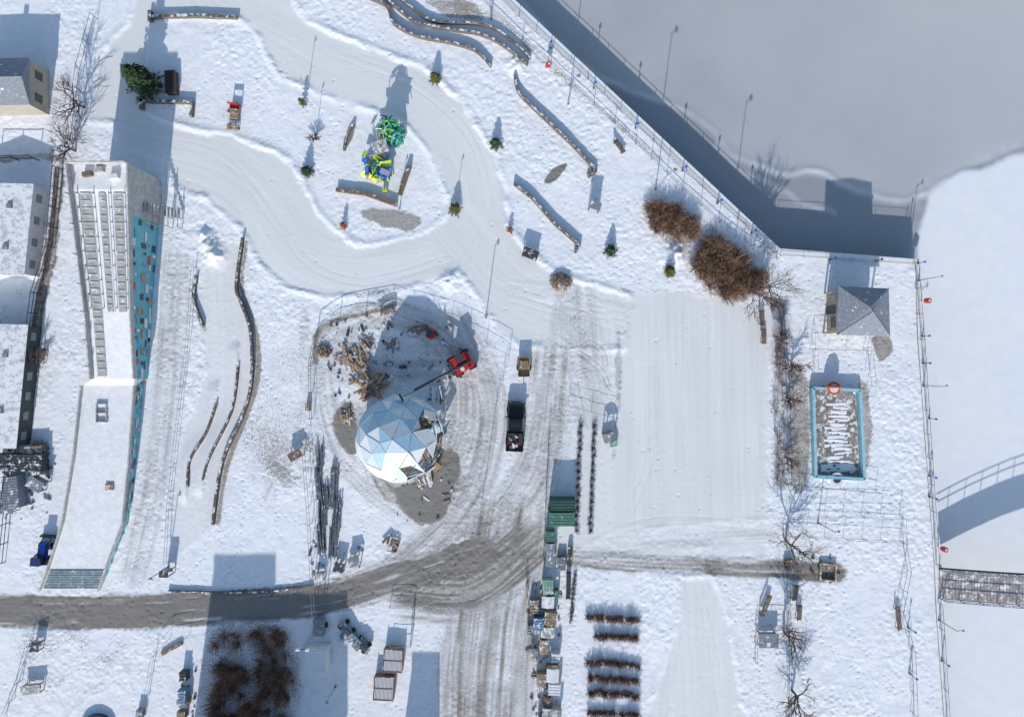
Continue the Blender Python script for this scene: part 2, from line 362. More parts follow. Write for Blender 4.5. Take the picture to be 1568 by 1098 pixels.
dcol=mix(mr(noise(2.0,4,.7),.35,.65),(.20,.17,.14),(.37,.33,.285))
dcol=mix(mr(attr('strk'),.35,.75,0,.6),dcol,(.235,.205,.17))
dcol=mix(mr(attr('dirt'),.95,1.35,0,.75),dcol,(.165,.148,.13))
df=mr(ma('ADD',attr('dirt'),ma('MULTIPLY',ma('SUBTRACT',nf,.5),1.3)),.2,1.15,0,.93)
c3=mix(df,c2,dcol)
L.new(c3,B.inputs['Base Color'])
bp=N.new('ShaderNodeBump'); bp.inputs['Strength'].default_value=.5; bp.inputs['Distance'].default_value=.045
hb=ma('MULTIPLY',ma('ADD',nf,ma('MULTIPLY',nm,1.2)),mr(attr('groom'),0,1,1,.25)); L.new(hb,bp.inputs['Height']); L.new(bp.outputs[0],B.inputs['Normal'])
gridmesh('ground',xs,ys,Z,{'dirt':dirt,'groom':groom,'grass':grass,'strk':strk},gm)
# ------------------------------------------------------------ harbour ice
q=2.5; K=(H+q)/H
xi=np.unique(np.concatenate([[-2600,-900,-300,-100,-40,-20],np.arange(-4,66,.25),ext])); yi=np.unique(np.concatenate([-ext,np.arange(-64,64,.3),ext]))
XI,YI=np.meshgrid(xi.astype(np.float32),yi.astype(np.float32)); AX=CX+XI/S/K; AY=CY-YI/S/K
wob2=(vn(AX,AY,30,61)-.5)*22+(vn(AX,AY,9,62)-.5)*8
snp=smooth([(1440,40000),(1440,2000),(1404,420),(1406,352),(1422,300),(1448,270),(1500,258),(1568,232),(1700,180),(30000,-6000)],1)
snp=list(snp)+[(60000,-6000),(60000,60000),(1440,60000)]
ds=sd(snp,AX,AY)+wob2*.35*np.clip((AX-1380)/60,0,1)
ri=smooth([(700,-120),(800,0),(880,88),(930,122),(1000,145),(1050,168),(1090,195),(1120,228),(1160,246),(1200,262),(1240,258),(1268,266),(1300,285),(1335,296),(1380,302),(1425,285)],4)
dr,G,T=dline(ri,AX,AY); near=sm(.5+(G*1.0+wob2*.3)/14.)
ridge=np.exp(-((G+wob2*.3-4)/5.0)**2)*(dr<25)*(.5+1.2*vn(AX,AY,25,66))
r2=smooth([(1110,235),(1140,262),(1190,285),(1230,312),(1262,322)],4); dr2,G2,T2=dline(r2,AX,AY); ridge=np.maximum(ridge,.6*np.exp(-((G2+wob2*.3)/4)**2)*(dr2<22))
snowf=sm(.5-ds/8)
fring=np.exp(-((ds-9+wob2*.3)/10)**2)*(AX>1395)*(vn(AX,AY,8,67))
ZI=-q+.10*snowf+.08*ridge*(1-snowf)+.02*vn(AX,AY,40,63)+snowf*.06*(vn(AX,AY,90,64)-.5)+snowf*.02*(vn(AX,AY,14,65))
im=bpy.data.materials.new('harbour_ice'); im.use_nodes=True; N=im.node_tree.nodes; L=im.node_tree.links; B=N['Principled BSDF']; B.inputs['Roughness'].default_value=.55
geo=N.new('ShaderNodeNewGeometry'); nm=noise(.12,4); nf=noise(1.5,3)
ic=mix(mr(nm,.35,.65),(.42,.425,.445),(.47,.47,.48))
ic=mix(attr('lit_ramp'),ic,(.58,.58,.58))  # ice albedo painted brighter toward the upper right, as a lit gradient
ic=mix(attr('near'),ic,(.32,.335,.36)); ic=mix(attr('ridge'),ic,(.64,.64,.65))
sc2=mix(mr(nf,.3,.7),(.86,.865,.88),(.82,.825,.845))
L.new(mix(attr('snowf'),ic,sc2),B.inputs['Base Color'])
gridmesh('harbour_ice',xi,yi,ZI,{'near':near,'ridge':np.clip(ridge*.8+fring*.5,0,1),'snowf':snowf,'lit_ramp':np.clip((AX-1000-(AY*.8))/700,0,1)*.8},im)
qp=[(-760,-1443),(780,-2),(1192,384),(1405,400),(1412,520),(1425,700),(1437,865),(1441,950),(1452,1098),(1500,3000)]
def ribbon(mb,pts,w0,w1,z0,z1,mat,top=None):
    n=len(pts); Lp=[];Rp=[]
    for i in range(n):
        a=np.array(pts[max(i-1,0)]); b=np.array(pts[min(i+1,n-1)]); t=b-a; t=t/(np.linalg.norm(t)+1e-9); nn=np.array([-t[1],t[0]]); p=np.array(pts[i])
        Lp.append(p+nn*w1); Rp.append(p+nn*w0)
    for i in range(n-1):
        mb.add([(*Rp[i],z0),(*Rp[i+1],z0),(*Lp[i+1],z0),(*Lp[i],z0),(*Rp[i],z1),(*Rp[i+1],z1),(*Lp[i+1],z1),(*Lp[i],z1)],
          [(0,1,5,4),(2,3,7,6)]+([(3,0,4,7)] if i==0 else [])+([(1,2,6,5)] if i==n-2 else []),mat)
        mb.add([(*Rp[i],z1),(*Rp[i+1],z1),(*Lp[i+1],z1),(*Lp[i],z1)],[(0,1,2,3)],top or mat)
mb=MB(); qw=[P(*p) for p in qp]; ribbon(mb,qw,-.55,.25,-5,.16,concbare,M('coping_snow',(.78,.78,.78),.8,.08,3,snow=.6)); mb.build('quay_wall')
# ------------------------------------------------------------ helpers: objects
def wall(name,pts,w=.35,h=.5,mat=stone,k=4,cap=True,closed=False):
    p=[P(*a) for a in (smooth(pts,k) if k>1 else pts)]
    mb=MB(); ribbon(mb,p,-w/2,w/2,-.3,h,mat)
    mb.build(name)
def fence(name,pts,h=1.1,sp=2.4,mat=steel,r=.03,rails=2,z=0):
    mb=MB(); p=[Vector(P(*a)+(z,)) for a in pts]
    for a,b in zip(p,p[1:]):
        n=max(1,int((b-a).length/sp))
        for i in range(n+1):
            c=a.lerp(b,i/n); mb.cyl(c-Vector((0,0,.2)),c+Vector((0,0,h)),r*1.3,r*1.3,mat,5)
        for j in range(rails):
            zz=h*(j+1)/rails-.03; mb.cyl(a+Vector((0,0,zz)),b+Vector((0,0,zz)),r,r,mat,4)
    mb.build(name)
def twigs(mb,cx,cy,r,n,h,rad,mats,z0=0,seed=0):
    R=random.Random(seed)
    for i in range(n):
        a=R.uniform(0,6.283); q_=math.sqrt(R.random()); bx=cx+.25*r*q_*math.cos(a); by=cy+.25*r*q_*math.sin(a)
        e=q_*r; hh=h*(1-.45*q_*q_)*R.uniform(.6,1.15); a2=a+R.uniform(-.3,.3)
        p0=Vector((bx,by,z0)); p1=Vector((bx+.5*e*math.cos(a2),by+.5*e*math.sin(a2),z0+hh*.6)); p2=Vector((cx+e*math.cos(a2)*1.15,cy+e*math.sin(a2)*1.15,z0+hh))
        m_=R.choice(mats); mb.cyl(p0,p1,rad,rad*.7,m_,3,False); mb.cyl(p1,p2,rad*.7,rad*.25,m_,3,False)
        for j in range(2):
            t=R.uniform(.2,.9); s0=p1.lerp(p2,t); mb.cyl(s0,s0+Vector((R.uniform(-.35,.35),R.uniform(-.35,.35),R.uniform(.05,.35)))*min(1,h),rad*.5,rad*.2,m_,3,False)
def bare_tree(px,py,h=6,spread=2.6,seed=1,name='bare_tree',mat=bark,levels=4,r0=.15,lf=(.62,.9)):
    R=random.Random(seed); mb=MB()
    def br(p,dv,l,r,lv):
        e=p+dv*l; mid=p.lerp(e,.5)+Vector((R.uniform(-.1,.1),R.uniform(-.1,.1),0))*l
        n=6 if lv==levels else 4 if lv>1 else 3
        mb.cyl(p,mid,r,r*.8,mat,n,False); mb.cyl(mid,e,r*.8,r*.62,mat,n,False)
        if lv==0: return
        for k in range(R.choice((3,4)) if lv<levels else 6):
            t=R.uniform(.35,1.0); q_=p.lerp(mid,t*2) if t<.5 else mid.lerp(e,t*2-1)
            nd=(dv*(.6 if lv==levels else 1)+Vector((R.uniform(-1,1),R.uniform(-1,1),R.uniform(-.25,.35)))*spread*.40).normalized()
            br(q_,nd,l*R.uniform(*lf),max(.018,r*.55),lv-1)
    br(Vector((0,0,-.1)),Vector((R.uniform(-.08,.08),R.uniform(-.08,.08),1)),h*.33,r0,levels)
    mb.build(name,px,py)
def conifer(px,py,h,r,mat,name,n=900,ls=.16,seed=5):
    R=random.Random(seed); mb=MB(); mb.cyl((0,0,-.1),(0,0,h),.05+h*.015,.01,bark,6)
    nb=int(n/14)
    for b in range(nb):
        t=(b+.5)/nb; z=h*(.06+.92*t); a=b*2.399+R.uniform(-.3,.3); rr=r*(1-t)**.75*R.uniform(.6,1.15)+.05
        tip=Vector((rr*math.cos(a),rr*math.sin(a),z-.12*rr)); base=Vector((0,0,z)); mb.cyl(base,tip,.02+h*.003,.008,bark,3,False)
        for j in range(14):
            u=R.uniform(.25,1.05); c=base.lerp(tip,u)+Vector((R.uniform(-1,1),R.uniform(-1,1),R.uniform(-.5,.7)))*ls*1.1
            s_=ls*R.uniform(.6,1.3); v1=Vector((R.uniform(-1,1),R.uniform(-1,1),R.uniform(-.6,.6))).normalized()*s_; v2=v1.orthogonal().normalized()*s_*.45
            mb.add([c-v1,c+v2,c+v1,c-v2],[(0,1,2,3)],mat)
    mb.build(name,px,py)
def lamp(px,py,h=7,name='street_lamp',arm=(0,0),head=steel,hs=.22,pr=.06):
    mb=MB(); mb.cyl((0,0,-.1),(0,0,.4),pr*1.8,pr*1.6,dark,8); mb.cyl((0,0,.4),(0,0,h),pr,pr*.7,steel,8)
    ax,ay=arm; mb.cyl((0,0,h-.15),(ax,ay,h+.1),.035,.03,steel,5)
    mb.cyl((ax,ay,h+.02),(ax,ay,h+.2),hs,hs*.6,head,10); mb.sph((ax,ay,h-.03),hs*.7,white,8,5,.7)
    mb.build(name,px,py)
def bench(px,py,rot=0,l=1.8,name='park_bench'):
    mb=MB()
    for i in range(4): mb.box(0,-.2+i*.13,.43,l,.10,.04,oldwood)
    for i in range(3): mb.box(0,.32+.03*i,.55+i*.14,l,.04,.10,oldwood)
    for x in (-l/2+.2,l/2-.2):
        mb.box(x,-.15,-.05,.07,.07,.48,dark); mb.box(x,.28,-.05,.07,.07,.95,dark); mb.box(x,.05,.38,.06,.5,.05,dark)
    mb.build(name,px,py,rot)
def crates(px,py,w_,l,h,rot=0,mat=woods,name='wooden_crate_stack',seed=0):
    R=random.Random(seed+int(px)); mb=MB(); n=max(3,int(w_/.16)); lv=max(1,int(h/.35))
    for k in range(lv):
        z=k*h/lv; ox,oy=R.uniform(-.05,.05),R.uniform(-.05,.05)
        for j in (-1,0,1): mb.box(ox,oy+j*l*.46,z,w_,.09,h/lv-.04,mat)
        for i in range(n): mb.box(ox-w_/2+w_*(i+.5)/n,oy,z+h/lv-.04,w_/n*.72,l,.035,mat)
    mb.build(name,px,py,rot)
def container(px,py,w_,l,h,rot=0,mat=white,name='shipping_container',roof=None):
    mb=MB(); mb.box(0,0,0.05,w_-.08,l-.08,h-.05,mat); n=int(l/.3)
    for i in range(n):
        y=-l/2+l*(i+.5)/n; mb.box(w_/2-.03,y,.15,.06,.14,h-.3,mat); mb.box(-w_/2+.03,y,.15,.06,.14,h-.3,mat); mb.box(0,y,h,w_-.16,.14,.035,roof or mat)
    for x in (-1,1):
        for y in (-1,1): mb.box(x*(w_/2-.05),y*(l/2-.05),0,.11,.11,h+.05,mat)
        mb.box(x*w_/4,-l/2+.01,.15,w_/2-.1,.05,h-.3,mat); mb.cyl((x*.12,-l/2-.04,.2),(x*.12,-l/2-.04,h-.2),.02,.02,steel,5)
    mb.build(name,px,py,rot)
def stall(px,py,w_,l,h,rot=0,roof=roofw,name='market_stall'):
    mb=MB(); mb.box(0,0,0,w_*.92,l*.92,h*.4,oldwood)
    for x in (-1,1):
        for y in (-1,1): mb.box(x*w_*.44,y*l*.44,0,.1,.1,h,wood)
    e=h; r_=h+.35*w_/2
    mb.add([(-w_/2,-l/2,e),(w_/2,-l/2,e),(w_/2,l/2,e),(-w_/2,l/2,e),(0,-l/2,r_),(0,l/2,r_)],[(0,4,5,3),(4,1,2,5),(0,1,4),(2,3,5),(0,3,2,1)],roof)
    mb.box(w_*.46,0,h*.42,.25,l*.8,.05,wood)
    mb.build(name,px,py,rot)
def pipes(px,py,l,n,rot,name='steel_pipe_bundle',mat=piped):
    R=random.Random(int(px+py)); mb=MB()
    for i in range(n):
        x=R.uniform(-.42,.42); z=.1+.13*(i%4); t=R.uniform(-.03,.03); a=R.uniform(-.35,.35)
        mb.cyl((x-t*3,-l/2+a,z),(x+t*3,l/2+a,z+R.uniform(0,.1)),.075,.075,mat,5)
    for y in (-l*.3,l*.3): mb.box(0,y,0,1.1,.1,.07,wood)
    mb.build(name,px,py,rot)
# ------------------------------------------------------------ stone walls
wall('stone_wall',[(232,29),(300,27),(366,30)],.32,.55,k=1)
wall('stone_wall',[(233,20),(233,36)],.4,.6,k=1)
wall('stone_wall',[(218,157),(298,159),(295,181)],.32,.6,k=1); wall('stone_wall',[(220,150),(220,170)],.4,.6,k=1)
wall('terrace_wall',[(535,-10),(590,10),(603,38),(640,58),(690,68),(728,80),(752,104)],.22,.6)
wall('terrace_wall',[(580,-10),(612,18),(640,38),(690,48),(735,55),(770,72),(808,102)],.22,.6)
wall('terrace_wall',[(600,-12),(632,15),(665,35),(720,38),(755,45),(790,70),(812,92)],.2,.5)
wall('terrace_wall',[(788,118),(795,145),(830,180),(872,220),(912,262)],.26,.6)
wall('terrace_wall',[(912,262),(900,272)],.45,.5,k=1)
wall('terrace_wall',[(787,283),(815,305),(850,345),(888,378),(880,388)],.26,.6,k=1)
wall('retaining_wall',[(374,365),(364,438),(372,465),(386,510),(387,585),(372,640),(342,708),(328,802)],.26,.6,stoned)
wall('retaining_wall',[(303,425),(299,460),(313,500)],.25,.5,stoned)
wall('retaining_wall',[(366,562),(356,630),(322,700),(312,735)],.18,.42,stoned)
wall('retaining_wall',[(333,618),(316,665),(292,705),(289,745)],.18,.42,stoned)
wall('stone_wall',[(516,292),(560,298),(608,315)],.42,.55,oldwood,k=1); wall('stone_wall',[(628,256),(613,300)],.42,.7,oldwood,k=1)
wall('curved_retaining_wall',[(543,190),(531,212),(528,232)],.25,.4)
# ------------------------------------------------------------ fences
QF=[(800,62),(843,100),(909,162),(973,222),(1045,292),(1100,340),(1150,377),(1188,398)]
fence('quay_fence',QF,1.1,2.5,steel)
fence('quay_fence',[(690,-60),(752,18),(800,62)],1.1,2.5,steel)
fence('quay_railing',[(750,-20),(795,25),(900,122),(1000,216),(1100,310),(1185,388)],1.0,2.5,steel)
fence('quay_fence',[(1398,403),(1407,520),(1419,700),(1430,862)],1.1,2.6,dark,.025)
fence('quay_fence',[(1434,920),(1437,960),(1446,1098),(1450,1160)],1.1,2.6,dark,.025)
fence('quay_railing',[(1194,392),(1300,398),(1396,405)],1.0,2.6,steel,.02)
fence('temporary_fence',[(1180,440),(1192,480),(1200,560),(1205,740),(1340,752)],1.4,2,dark,.02)
fence('temporary_fence',[(1240,535),(1322,537),(1328,590)],2.0,2,steel,.02)
fence('temporary_fence',[(1242,585),(1240,535)],2.0,2,steel,.02)
fence('temporary_fence',[(1205,790),(1290,788),(1376,790),(1378,830)],1.5,2,steel,.02)
fence('temporary_fence',[(1205,818),(1376,826),(1384,870),(1372,930),(1390,990),(1395,1120)],1.5,2,dark,.02)
fence('temporary_fence',[(600,475),(690,500),(745,525),(780,545),(760,620),(750,690),(735,790)],1.5,2.2,steel,.02)
fence('temporary_fence',[(480,640),(478,560),(486,515),(520,490),(600,475)],1.5,2.2,oldwood,.03)
fence('temporary_fence',[(840,660),(836,740),(832,850)],1.5,2.0,dark,.02)
fence('temporary_fence',[(870,620),(905,630),(945,640)],1.2,2.0,steel,.02)
fence('temporary_fence',[(300,410),(292,520),(275,660),(262,780),(258,860)],1.1,2.2,steel,.02)
fence('temporary_fence',[(470,690),(478,800),(482,880),(486,960)],1.8,2.0,steel,.025)
fence('temporary_fence',[(150,30),(128,110),(112,230),(96,260)],1.5,2.2,dark,.025)
fence('temporary_fence',[(95,260),(84,380),(62,450),(42,600),(20,740),(8,860)],1.6,2.2,dark,.04,3)
fence('temporary_fence',[(1200,800),(1205,1000),(1204,1100)],1.4,2.2,dark,.02)
fence('temporary_fence',[(10,1098),(35,1040),(50,985),(70,980)],1.3,2.2,steel,.03)
fence('temporary_fence',[(225,1090),(240,1000),(262,975),(320,965)],1.3,2.2,steel,.02)
wall('snowy_curb',[(258,905),(340,906),(420,904),(480,895)],.2,.3,stone)
# ------------------------------------------------------------ lamps
for p in ((870,160),(1004,290),(1122,398),(752,30)): lamp(*p,h=7,arm=(.5,.2))
for p in ((744,487),(1252,800),(258,868)): lamp(*p,h=4.2,arm=(.3,.1),hs=.16)
for p in ((484,208),(472,138),(698,318),(612,320)): lamp(*p,h=2.8,arm=(.1,.05),hs=.1,pr=.04)
for i,p in enumerate(((843,75),(909,136),(973,197),(1045,262),(1098,312),(1150,358))): lamp(*p,h=1.6,head=blue,hs=.17,name='quay_bollard_light')
for p in ((1405,430),(1412,590),(1436,948)): lamp(*p,h=3.3,arm=(.6,0.1),hs=.12,head=steel)
for p in ((1404,404),(1411,515),(1412,556),(1421,640),(1421,728),(1422,760),(1440,1010),(1390,960),(1392,1030),(1270,398),(1340,400)): lamp(*p,h=1.4,head=blue,hs=.14,name='quay_bollard_light')
def buoy(px,py):
    mb=MB(); mb.cyl((0,0,-.1),(0,0,1.4),.05,.05,white,6); mb.cyl((0,0,1.0),(.12,0,1.5),.3,.3,red,12); mb.cyl((.12,0,1.5),(.13,0,1.53),.15,.15,white,10)
    mb.build('lifebuoy_station',px,py)
for p in ((838,107),(1409,462),(1434,836)): buoy(*p)
# ------------------------------------------------------------ vegetation
conifer(229,134,5.2,2.0,fol,'conifer_tree',3600,.2,5)
for i,(x,y) in enumerate(((471,265),(667,123),(759,223),(697,322),(934,386),(1024,417))): conifer(x,y,1.6,.78,foly if i%2 else fol,'small_conifer',1300,.10,20+i)
conifer(465,160,1.6,.45,foly,'young_conifer',420,.09,31)
conifer(527,347,1.3,.42,folr,'orange_shrub',420,.09,32); conifer(781,354,1.0,.4,folr,'orange_shrub',300,.09,33)
for i,(x,y,h,s) in enumerate(((130,165,6.2,2.7),(116,232,5.6,2.7),(1203,826,6.4,2.7),(1200,965,6,2.7),(1212,1056,6,2.7),(1212,560,3,2.6),(1205,610,2.8,2.6),(1203,700,3.2,2.6),(1195,520,2.8,2.5),(484,214,1.6,2),(60,545,3.6,2.2))): bare_tree(x,y,h,s,40+i)
bare_tree(1146,450,7.8,1.3,77,levels=4,r0=.09); bare_tree(1166,442,7.4,1.3,78,levels=4,r0=.09)
def shrubmass(name,cl,mats,h,n=60,rad=.022,seed=0):
    mb=MB()
    for i,(x,y,r) in enumerate(cl):
        a,b=P(x,y); twigs(mb,a,b,r*S,n,h*random.uniform(.7,1.2),rad,mats,0,seed+i)
    mb.build(name)
def scatter(poly,n,r,seed):
    R=random.Random(seed); a=np.array(poly); out=[]
    while len(out)<n:
        x=R.uniform(a[:,0].min(),a[:,0].max()); y=R.uniform(a[:,1].min(),a[:,1].max())
        if inside(poly,np.array([[x]]),np.array([[y]]))[0,0]: out.append((x,y,r*R.uniform(.6,1.4)))
    return out
shrubmass('shrub_thicket',scatter([(995,318),(1018,312),(1060,338),(1066,362),(1040,368),(998,348)],44,13,1),[twig,twig,twig2],1.4,60,.026,100)
shrubmass('shrub_thicket',scatter([(1056,388),(1086,362),(1130,385),(1166,425),(1160,452),(1096,454),(1070,420)],88,14,2),[twig,twig,twig2],1.5,60,.026,300)
shrubmass('bare_shrub_mass',scatter([(332,970),(442,966),(447,1020),(440,1130),(325,1130)],100,15,3),[twigr,twig,twigr,twig],2.0,56,.024,500)
shrubmass('bare_hedge',[(1193+random.uniform(-7,9),y,9) for y in range(480,745,9)],[twig2,bark,twig],.9,12,.02,1200)
shrubmass('bare_hedge',[(88-(y-270)*.13+random.uniform(-4,4),y,7) for y in range(272,560,12)],[twig2,bark],.8,12,.02,1300)
for i,y in enumerate((943,972,1012,1036,1058,1088)):
    cl=[(902+k*5.2+random.uniform(-2.5,2.5),y+random.uniform(-3,3)+.08*k*5,7) for k in range(15) if not (i==1 and k<2)]
    shrubmass('hedge_row',cl,[twigr,hedgem,hedgem],.7,44,.026,700+i*20)
for i,x in enumerate((889,908)):
    mb=MB()
    for k in range(15):
        y=652+k*11.5; a,b=P(x-(y-650)*.04+(2 if i else 0)+random.uniform(-1,1),y); twigs(mb,a,b,.36,30,.5,.03,[hedgem,bark],0,900+k+i*50)
    mb.build('young_shrub_row')
mb=MB()
for i in range(11):
    a,b=P(880-i*.6,880+i*7); twigs(mb,a,b,.3,18,.5,.025,[twig2],0,1000+i)
mb.build('young_shrub_row')
def pile(px,py,r,h,mat,name,seed=0,n=300):
    R=random.Random(seed); mb=MB(); mb.sph((0,0,0),r*.9,mat,14,8,h/r,.18)
    for i in range(n):
        a=R.uniform(0,6.28); q_=R.random()**.5; x,y=r*q_*math.cos(a)*1.1,r*q_*math.sin(a)*.85; z=h*math.sqrt(max(0,1-q_*q_))
        b=R.uniform(0,6.28); l=R.uniform(.1,.35); mb.cyl((x-l*math.cos(b),y-l*math.sin(b),z),(x+l*math.cos(b),y+l*math.sin(b),z+R.uniform(0,.15)),.025,.012,R.choice((twig,woods,twig2)),3,False)
    mb.build(name,px,py)
pile(859,432,1.15,.6,M('snowy_brush',(.25,.17,.11),.95,.5,5,snow=.55),'brush_pile',1,420); pile(497,538,.8,.4,leafM,'brush_pile',2,200)
# ------------------------------------------------------------ planter, small items
mb=MB(); mb.box(0,0,0,1.15,2.5,.75,M('dark_planter',(.06,.045,.04),.8,.3,4)); mb.box(0,0,.75,1.25,2.6,.08,dark); mb.box(0,0,.83,1.0,2.3,.03,M('planter_soil',(.03,.02,.02),.9,.3,4)); mb.build('wooden_planter_box',266,130,.03)
def lumber(px,py,n,l,rx,name='lumber_pile',rot=0,h=.6,mats=(wood,woods)):
    R=random.Random(int(px*3+py)); mb=MB()
    for i in range(n):
        x=R.uniform(-rx,rx); y=R.uniform(-rx*.4,rx*.4); mb.box(x,y,R.uniform(.02,h),R.choice((.14,.2,.3)),l*R.uniform(.5,1.1),.06,R.choice(mats),R.uniform(-.25,.25)+R.choice((0,0,0,1.3)),tilt=R.uniform(-.06,.06))
    mb.build(name,px,py,rot)
def debris(poly,n,seed,mats,name='construction_debris'):
    R=random.Random(seed); mb=MB()
    for x,y,_ in scatter(poly,n,1,seed):
        a,b=P(x,y); s1=R.uniform(.12,.4); mb.box(a,b,.0,s1,R.choice((.1,.2,s1,.9)),R.uniform(.06,.25),R.choice(mats),R.uniform(0,3.1),top=(.85,.85))
    mb.build(name)
debris([(500,490),(600,478),(690,500),(720,560),(690,600),(600,590),(520,620),(490,560)],120,31,[woods,oldwood,dark,white,steels,tarpb])
debris([(590,745),(680,700),(700,770),(650,810),(600,790)],22,32,[woods,oldwood,white])
debris([(470,830),(560,840),(560,880),(480,885)],26,33,[steels,dark,woods,white])
debris([(805,880),(858,880),(858,1098),(815,1098)],70,34,[woods,oldwood,steels,white,darks])
debris([(10,680),(90,680),(80,790),(0,800)],50,35,[darks,oldwood,steels,white])
debris([(275,1020),(300,1020),(298,1098),(272,1098)],18,36,[darks,oldwood,steels,tarpb])
debris([(1240,850),(1285,852),(1280,895),(1240,890)],14,37,[oldwood,woods,dark])
mb=MB(); mb.box(0,0,.5,1.1,1.1,.08,red); mb.box(0,-.6,0,.9,.9,.5,woods)
for x in(-.5,.5):
    for y in (-.5,.5): mb.cyl((x,y,0),(x,y,1.3),.05,.05,dark,6)
mb.box(0,.4,1.0,1.1,.1,.3,red); mb.box(0,-.3,.6,1.2,.5,.2,woods); mb.box(0,-1.6,0,1.2,.5,.35,white); mb.box(0,-2.1,0,1.0,.3,.25,oldwood); mb.build('snowmaking_machine',362,170,-.1)
def climber(px,py,rx,ry,h,n,mats,name,seed,panels=0):
    R=random.Random(seed); mb=MB()
    for i in range(n):
        a=R.uniform(0,6.28); b=a+R.uniform(1.2,4); ra=R.uniform(.6,1); rb=R.uniform(.5,1); c=R.uniform(.5,1)*h; pts=[]
        p0=Vector((rx*ra*math.cos(a),ry*ra*math.sin(a),0)); p1=Vector((rx*rb*math.cos(b),ry*rb*math.sin(b),R.choice((0,h*.5,h*.7)))); m=(p0+p1)/2+Vector((R.uniform(-.5,.5),R.uniform(-.5,.5),c))
        for k in range(8):
            t=k/7; pts.append(p0*(1-t)**2+m*2*t*(1-t)+p1*t*t)
        mb.path(pts,R.choice((.05,.07,.11)),R.choice(mats),6)
    for i in range(panels):
        x,y=R.uniform(-rx,rx)*.75,R.uniform(-ry,ry)*.75; z=R.uniform(.8,h*.8); mt=R.choice(mats)
        u=Vector((R.uniform(-1,1),R.uniform(-1,1),R.uniform(-.5,.5))).normalized()*R.uniform(.3,.8); v=u.orthogonal().normalized()*R.uniform(.12,.38); c=Vector((x,y,z)); w_=u.cross(v).normalized()*.05
        vs=[c-u-v-w_,c+u-v-w_,c+u+v-w_,c-u+v-w_,c-u*.8-v+w_,c+u*.8-v+w_,c+u*.8+v+w_,c-u*.8+v+w_]
        mb.add(vs,[(3,2,1,0),(4,5,6,7),(0,1,5,4),(1,2,6,5),(2,3,7,6),(3,0,4,7)],mt)
        mb.cyl((x,y,0),(x,y,z),.05,.05,dark,5)
    mb.build(name,px,py)
climber(602,208,1.6,1.5,4.2,58,[cyan,green,lime,cyan,green,navy,lime,green],'playground_climber',3,6)
climber(580,262,1.8,1.7,3.0,26,[navy,lime,blue,yellow,lime,green],'playground_climber',9,18)
climber(590,268,.8,.9,3.0,8,[blue,navy],'playground_climber',12,14)
mb=MB(); mb.cyl((.3,.3,0),(.3,.3,2.4),.07,.07,dark); mb.box(.2,.2,2.2,1.7,1.4,.12,conc,.3); mb.cyl((-.4,-.4,0),(-.4,-.4,2.2),.07,.07,dark); mb.path([(0,.8,2.2),(0,1.8,3.6)],.05,steel); mb.path([(.7,.8,2.2),(.7,1.8,3.6)],.05,steel); mb.path([(0,1.8,3.6),(.7,1.8,3.6)],.05,steel)
mb.build('play_platform',585,238)
mb=MB(); mb.box(0,0,0,.45,.45,.45,yellow,.3); mb.box(0,0,.45,.5,.5,.07,lime,.3); mb.cyl((0,0,.52),(0,0,.8),.05,.05,dark); mb.build('play_block',590,292)
for x,y,r in ((948,226,2.2),(1165,487,1.57),(1168,515,1.57),(1190,548,1.57),(70,545,1.5),(1373,944,1.65),(1171,925,1.2),(1216,905,1.4),(645,505,.2),(595,478,.2)): bench(x,y,r,2.6 if x in(1373,1171) else 1.8)
def shelter(px,py,w_,l,h,rot,mat,name):
    mb=MB()
    for x in (-1,1):
        for y in(-1,1): mb.box(x*w_*.42,y*l*.42,0,.09,.09,h,dark)
    mb.box(0,0,h,w_,l,.1,mat); mb.box(0,l*.42,.3,w_*.85,.06,h*.6,steel); mb.box(0,.1,.4,w_*.8,.4,.06,oldwood); mb.build(name,px,py,rot)
shelter(812,391,1.8,1.1,1.0,-.35,darks,'picnic_table'); shelter(909,320,1.3,.9,1.6,-.3,steels,'information_board')
shelter(1172,975,2.2,1.6,1.0,0,steels,'picnic_shelter'); shelter(456,695,1.5,1.0,1.0,.5,oldwood,'work_table'); shelter(262,872,1.0,.7,1.6,0,darks,'ticket_stand')
crates(359,196,1.3,.6,.5,0,woods); crates(634,508,1.3,1.0,.5,.3,woods,'wooden_pallet'); crates(473,622,.5,.9,.6,0)
# ------------------------------------------------------------ dome
def geodome(R_,f):
    t=(1+5**.5)/2; V=[Vector(v).normalized() for v in ((-1,t,0),(1,t,0),(-1,-t,0),(1,-t,0),(0,-1,t),(0,1,t),(0,-1,-t),(0,1,-t),(t,0,-1),(t,0,1),(-t,0,-1),(-t,0,1))]
    F=[(0,11,5),(0,5,1),(0,1,7),(0,7,10),(0,10,11),(1,5,9),(5,11,4),(11,10,2),(10,7,6),(7,1,8),(3,9,4),(3,4,2),(3,2,6),(3,6,8),(3,8,9),(4,9,5),(2,4,11),(6,2,10),(8,6,7),(9,8,1)]
    rot=Matrix.Rotation(.4,3,'X')@Matrix.Rotation(.6,3,'Z'); T=[]
    Rj=random.Random(21); jit={}
    def pt(v):
        key=(round(v.x,3),round(v.y,3),round(v.z,3))
        if key not in jit: jit[key]=(v+Vector((Rj.uniform(-1,1),Rj.uniform(-1,1),Rj.uniform(-1,1)))*.06).normalized()*R_*Rj.uniform(.97,1.02)
        return jit[key]
    for a,b,c in F:
        A,B_,C=V[a],V[b],V[c]; g={}
        for i in range(f+1):
            for j in range(f+1-i): g[i,j]=pt((rot@((A*(f-i-j)+B_*i+C*j)/f)).normalized())
        for i in range(f):
            for j in range(f-i):
                T.append((g[i,j],g[i+1,j],g[i,j+1]))
                if j<f-i-1: T.append((g[i+1,j],g[i+1,j+1],g[i,j+1]))
    return T
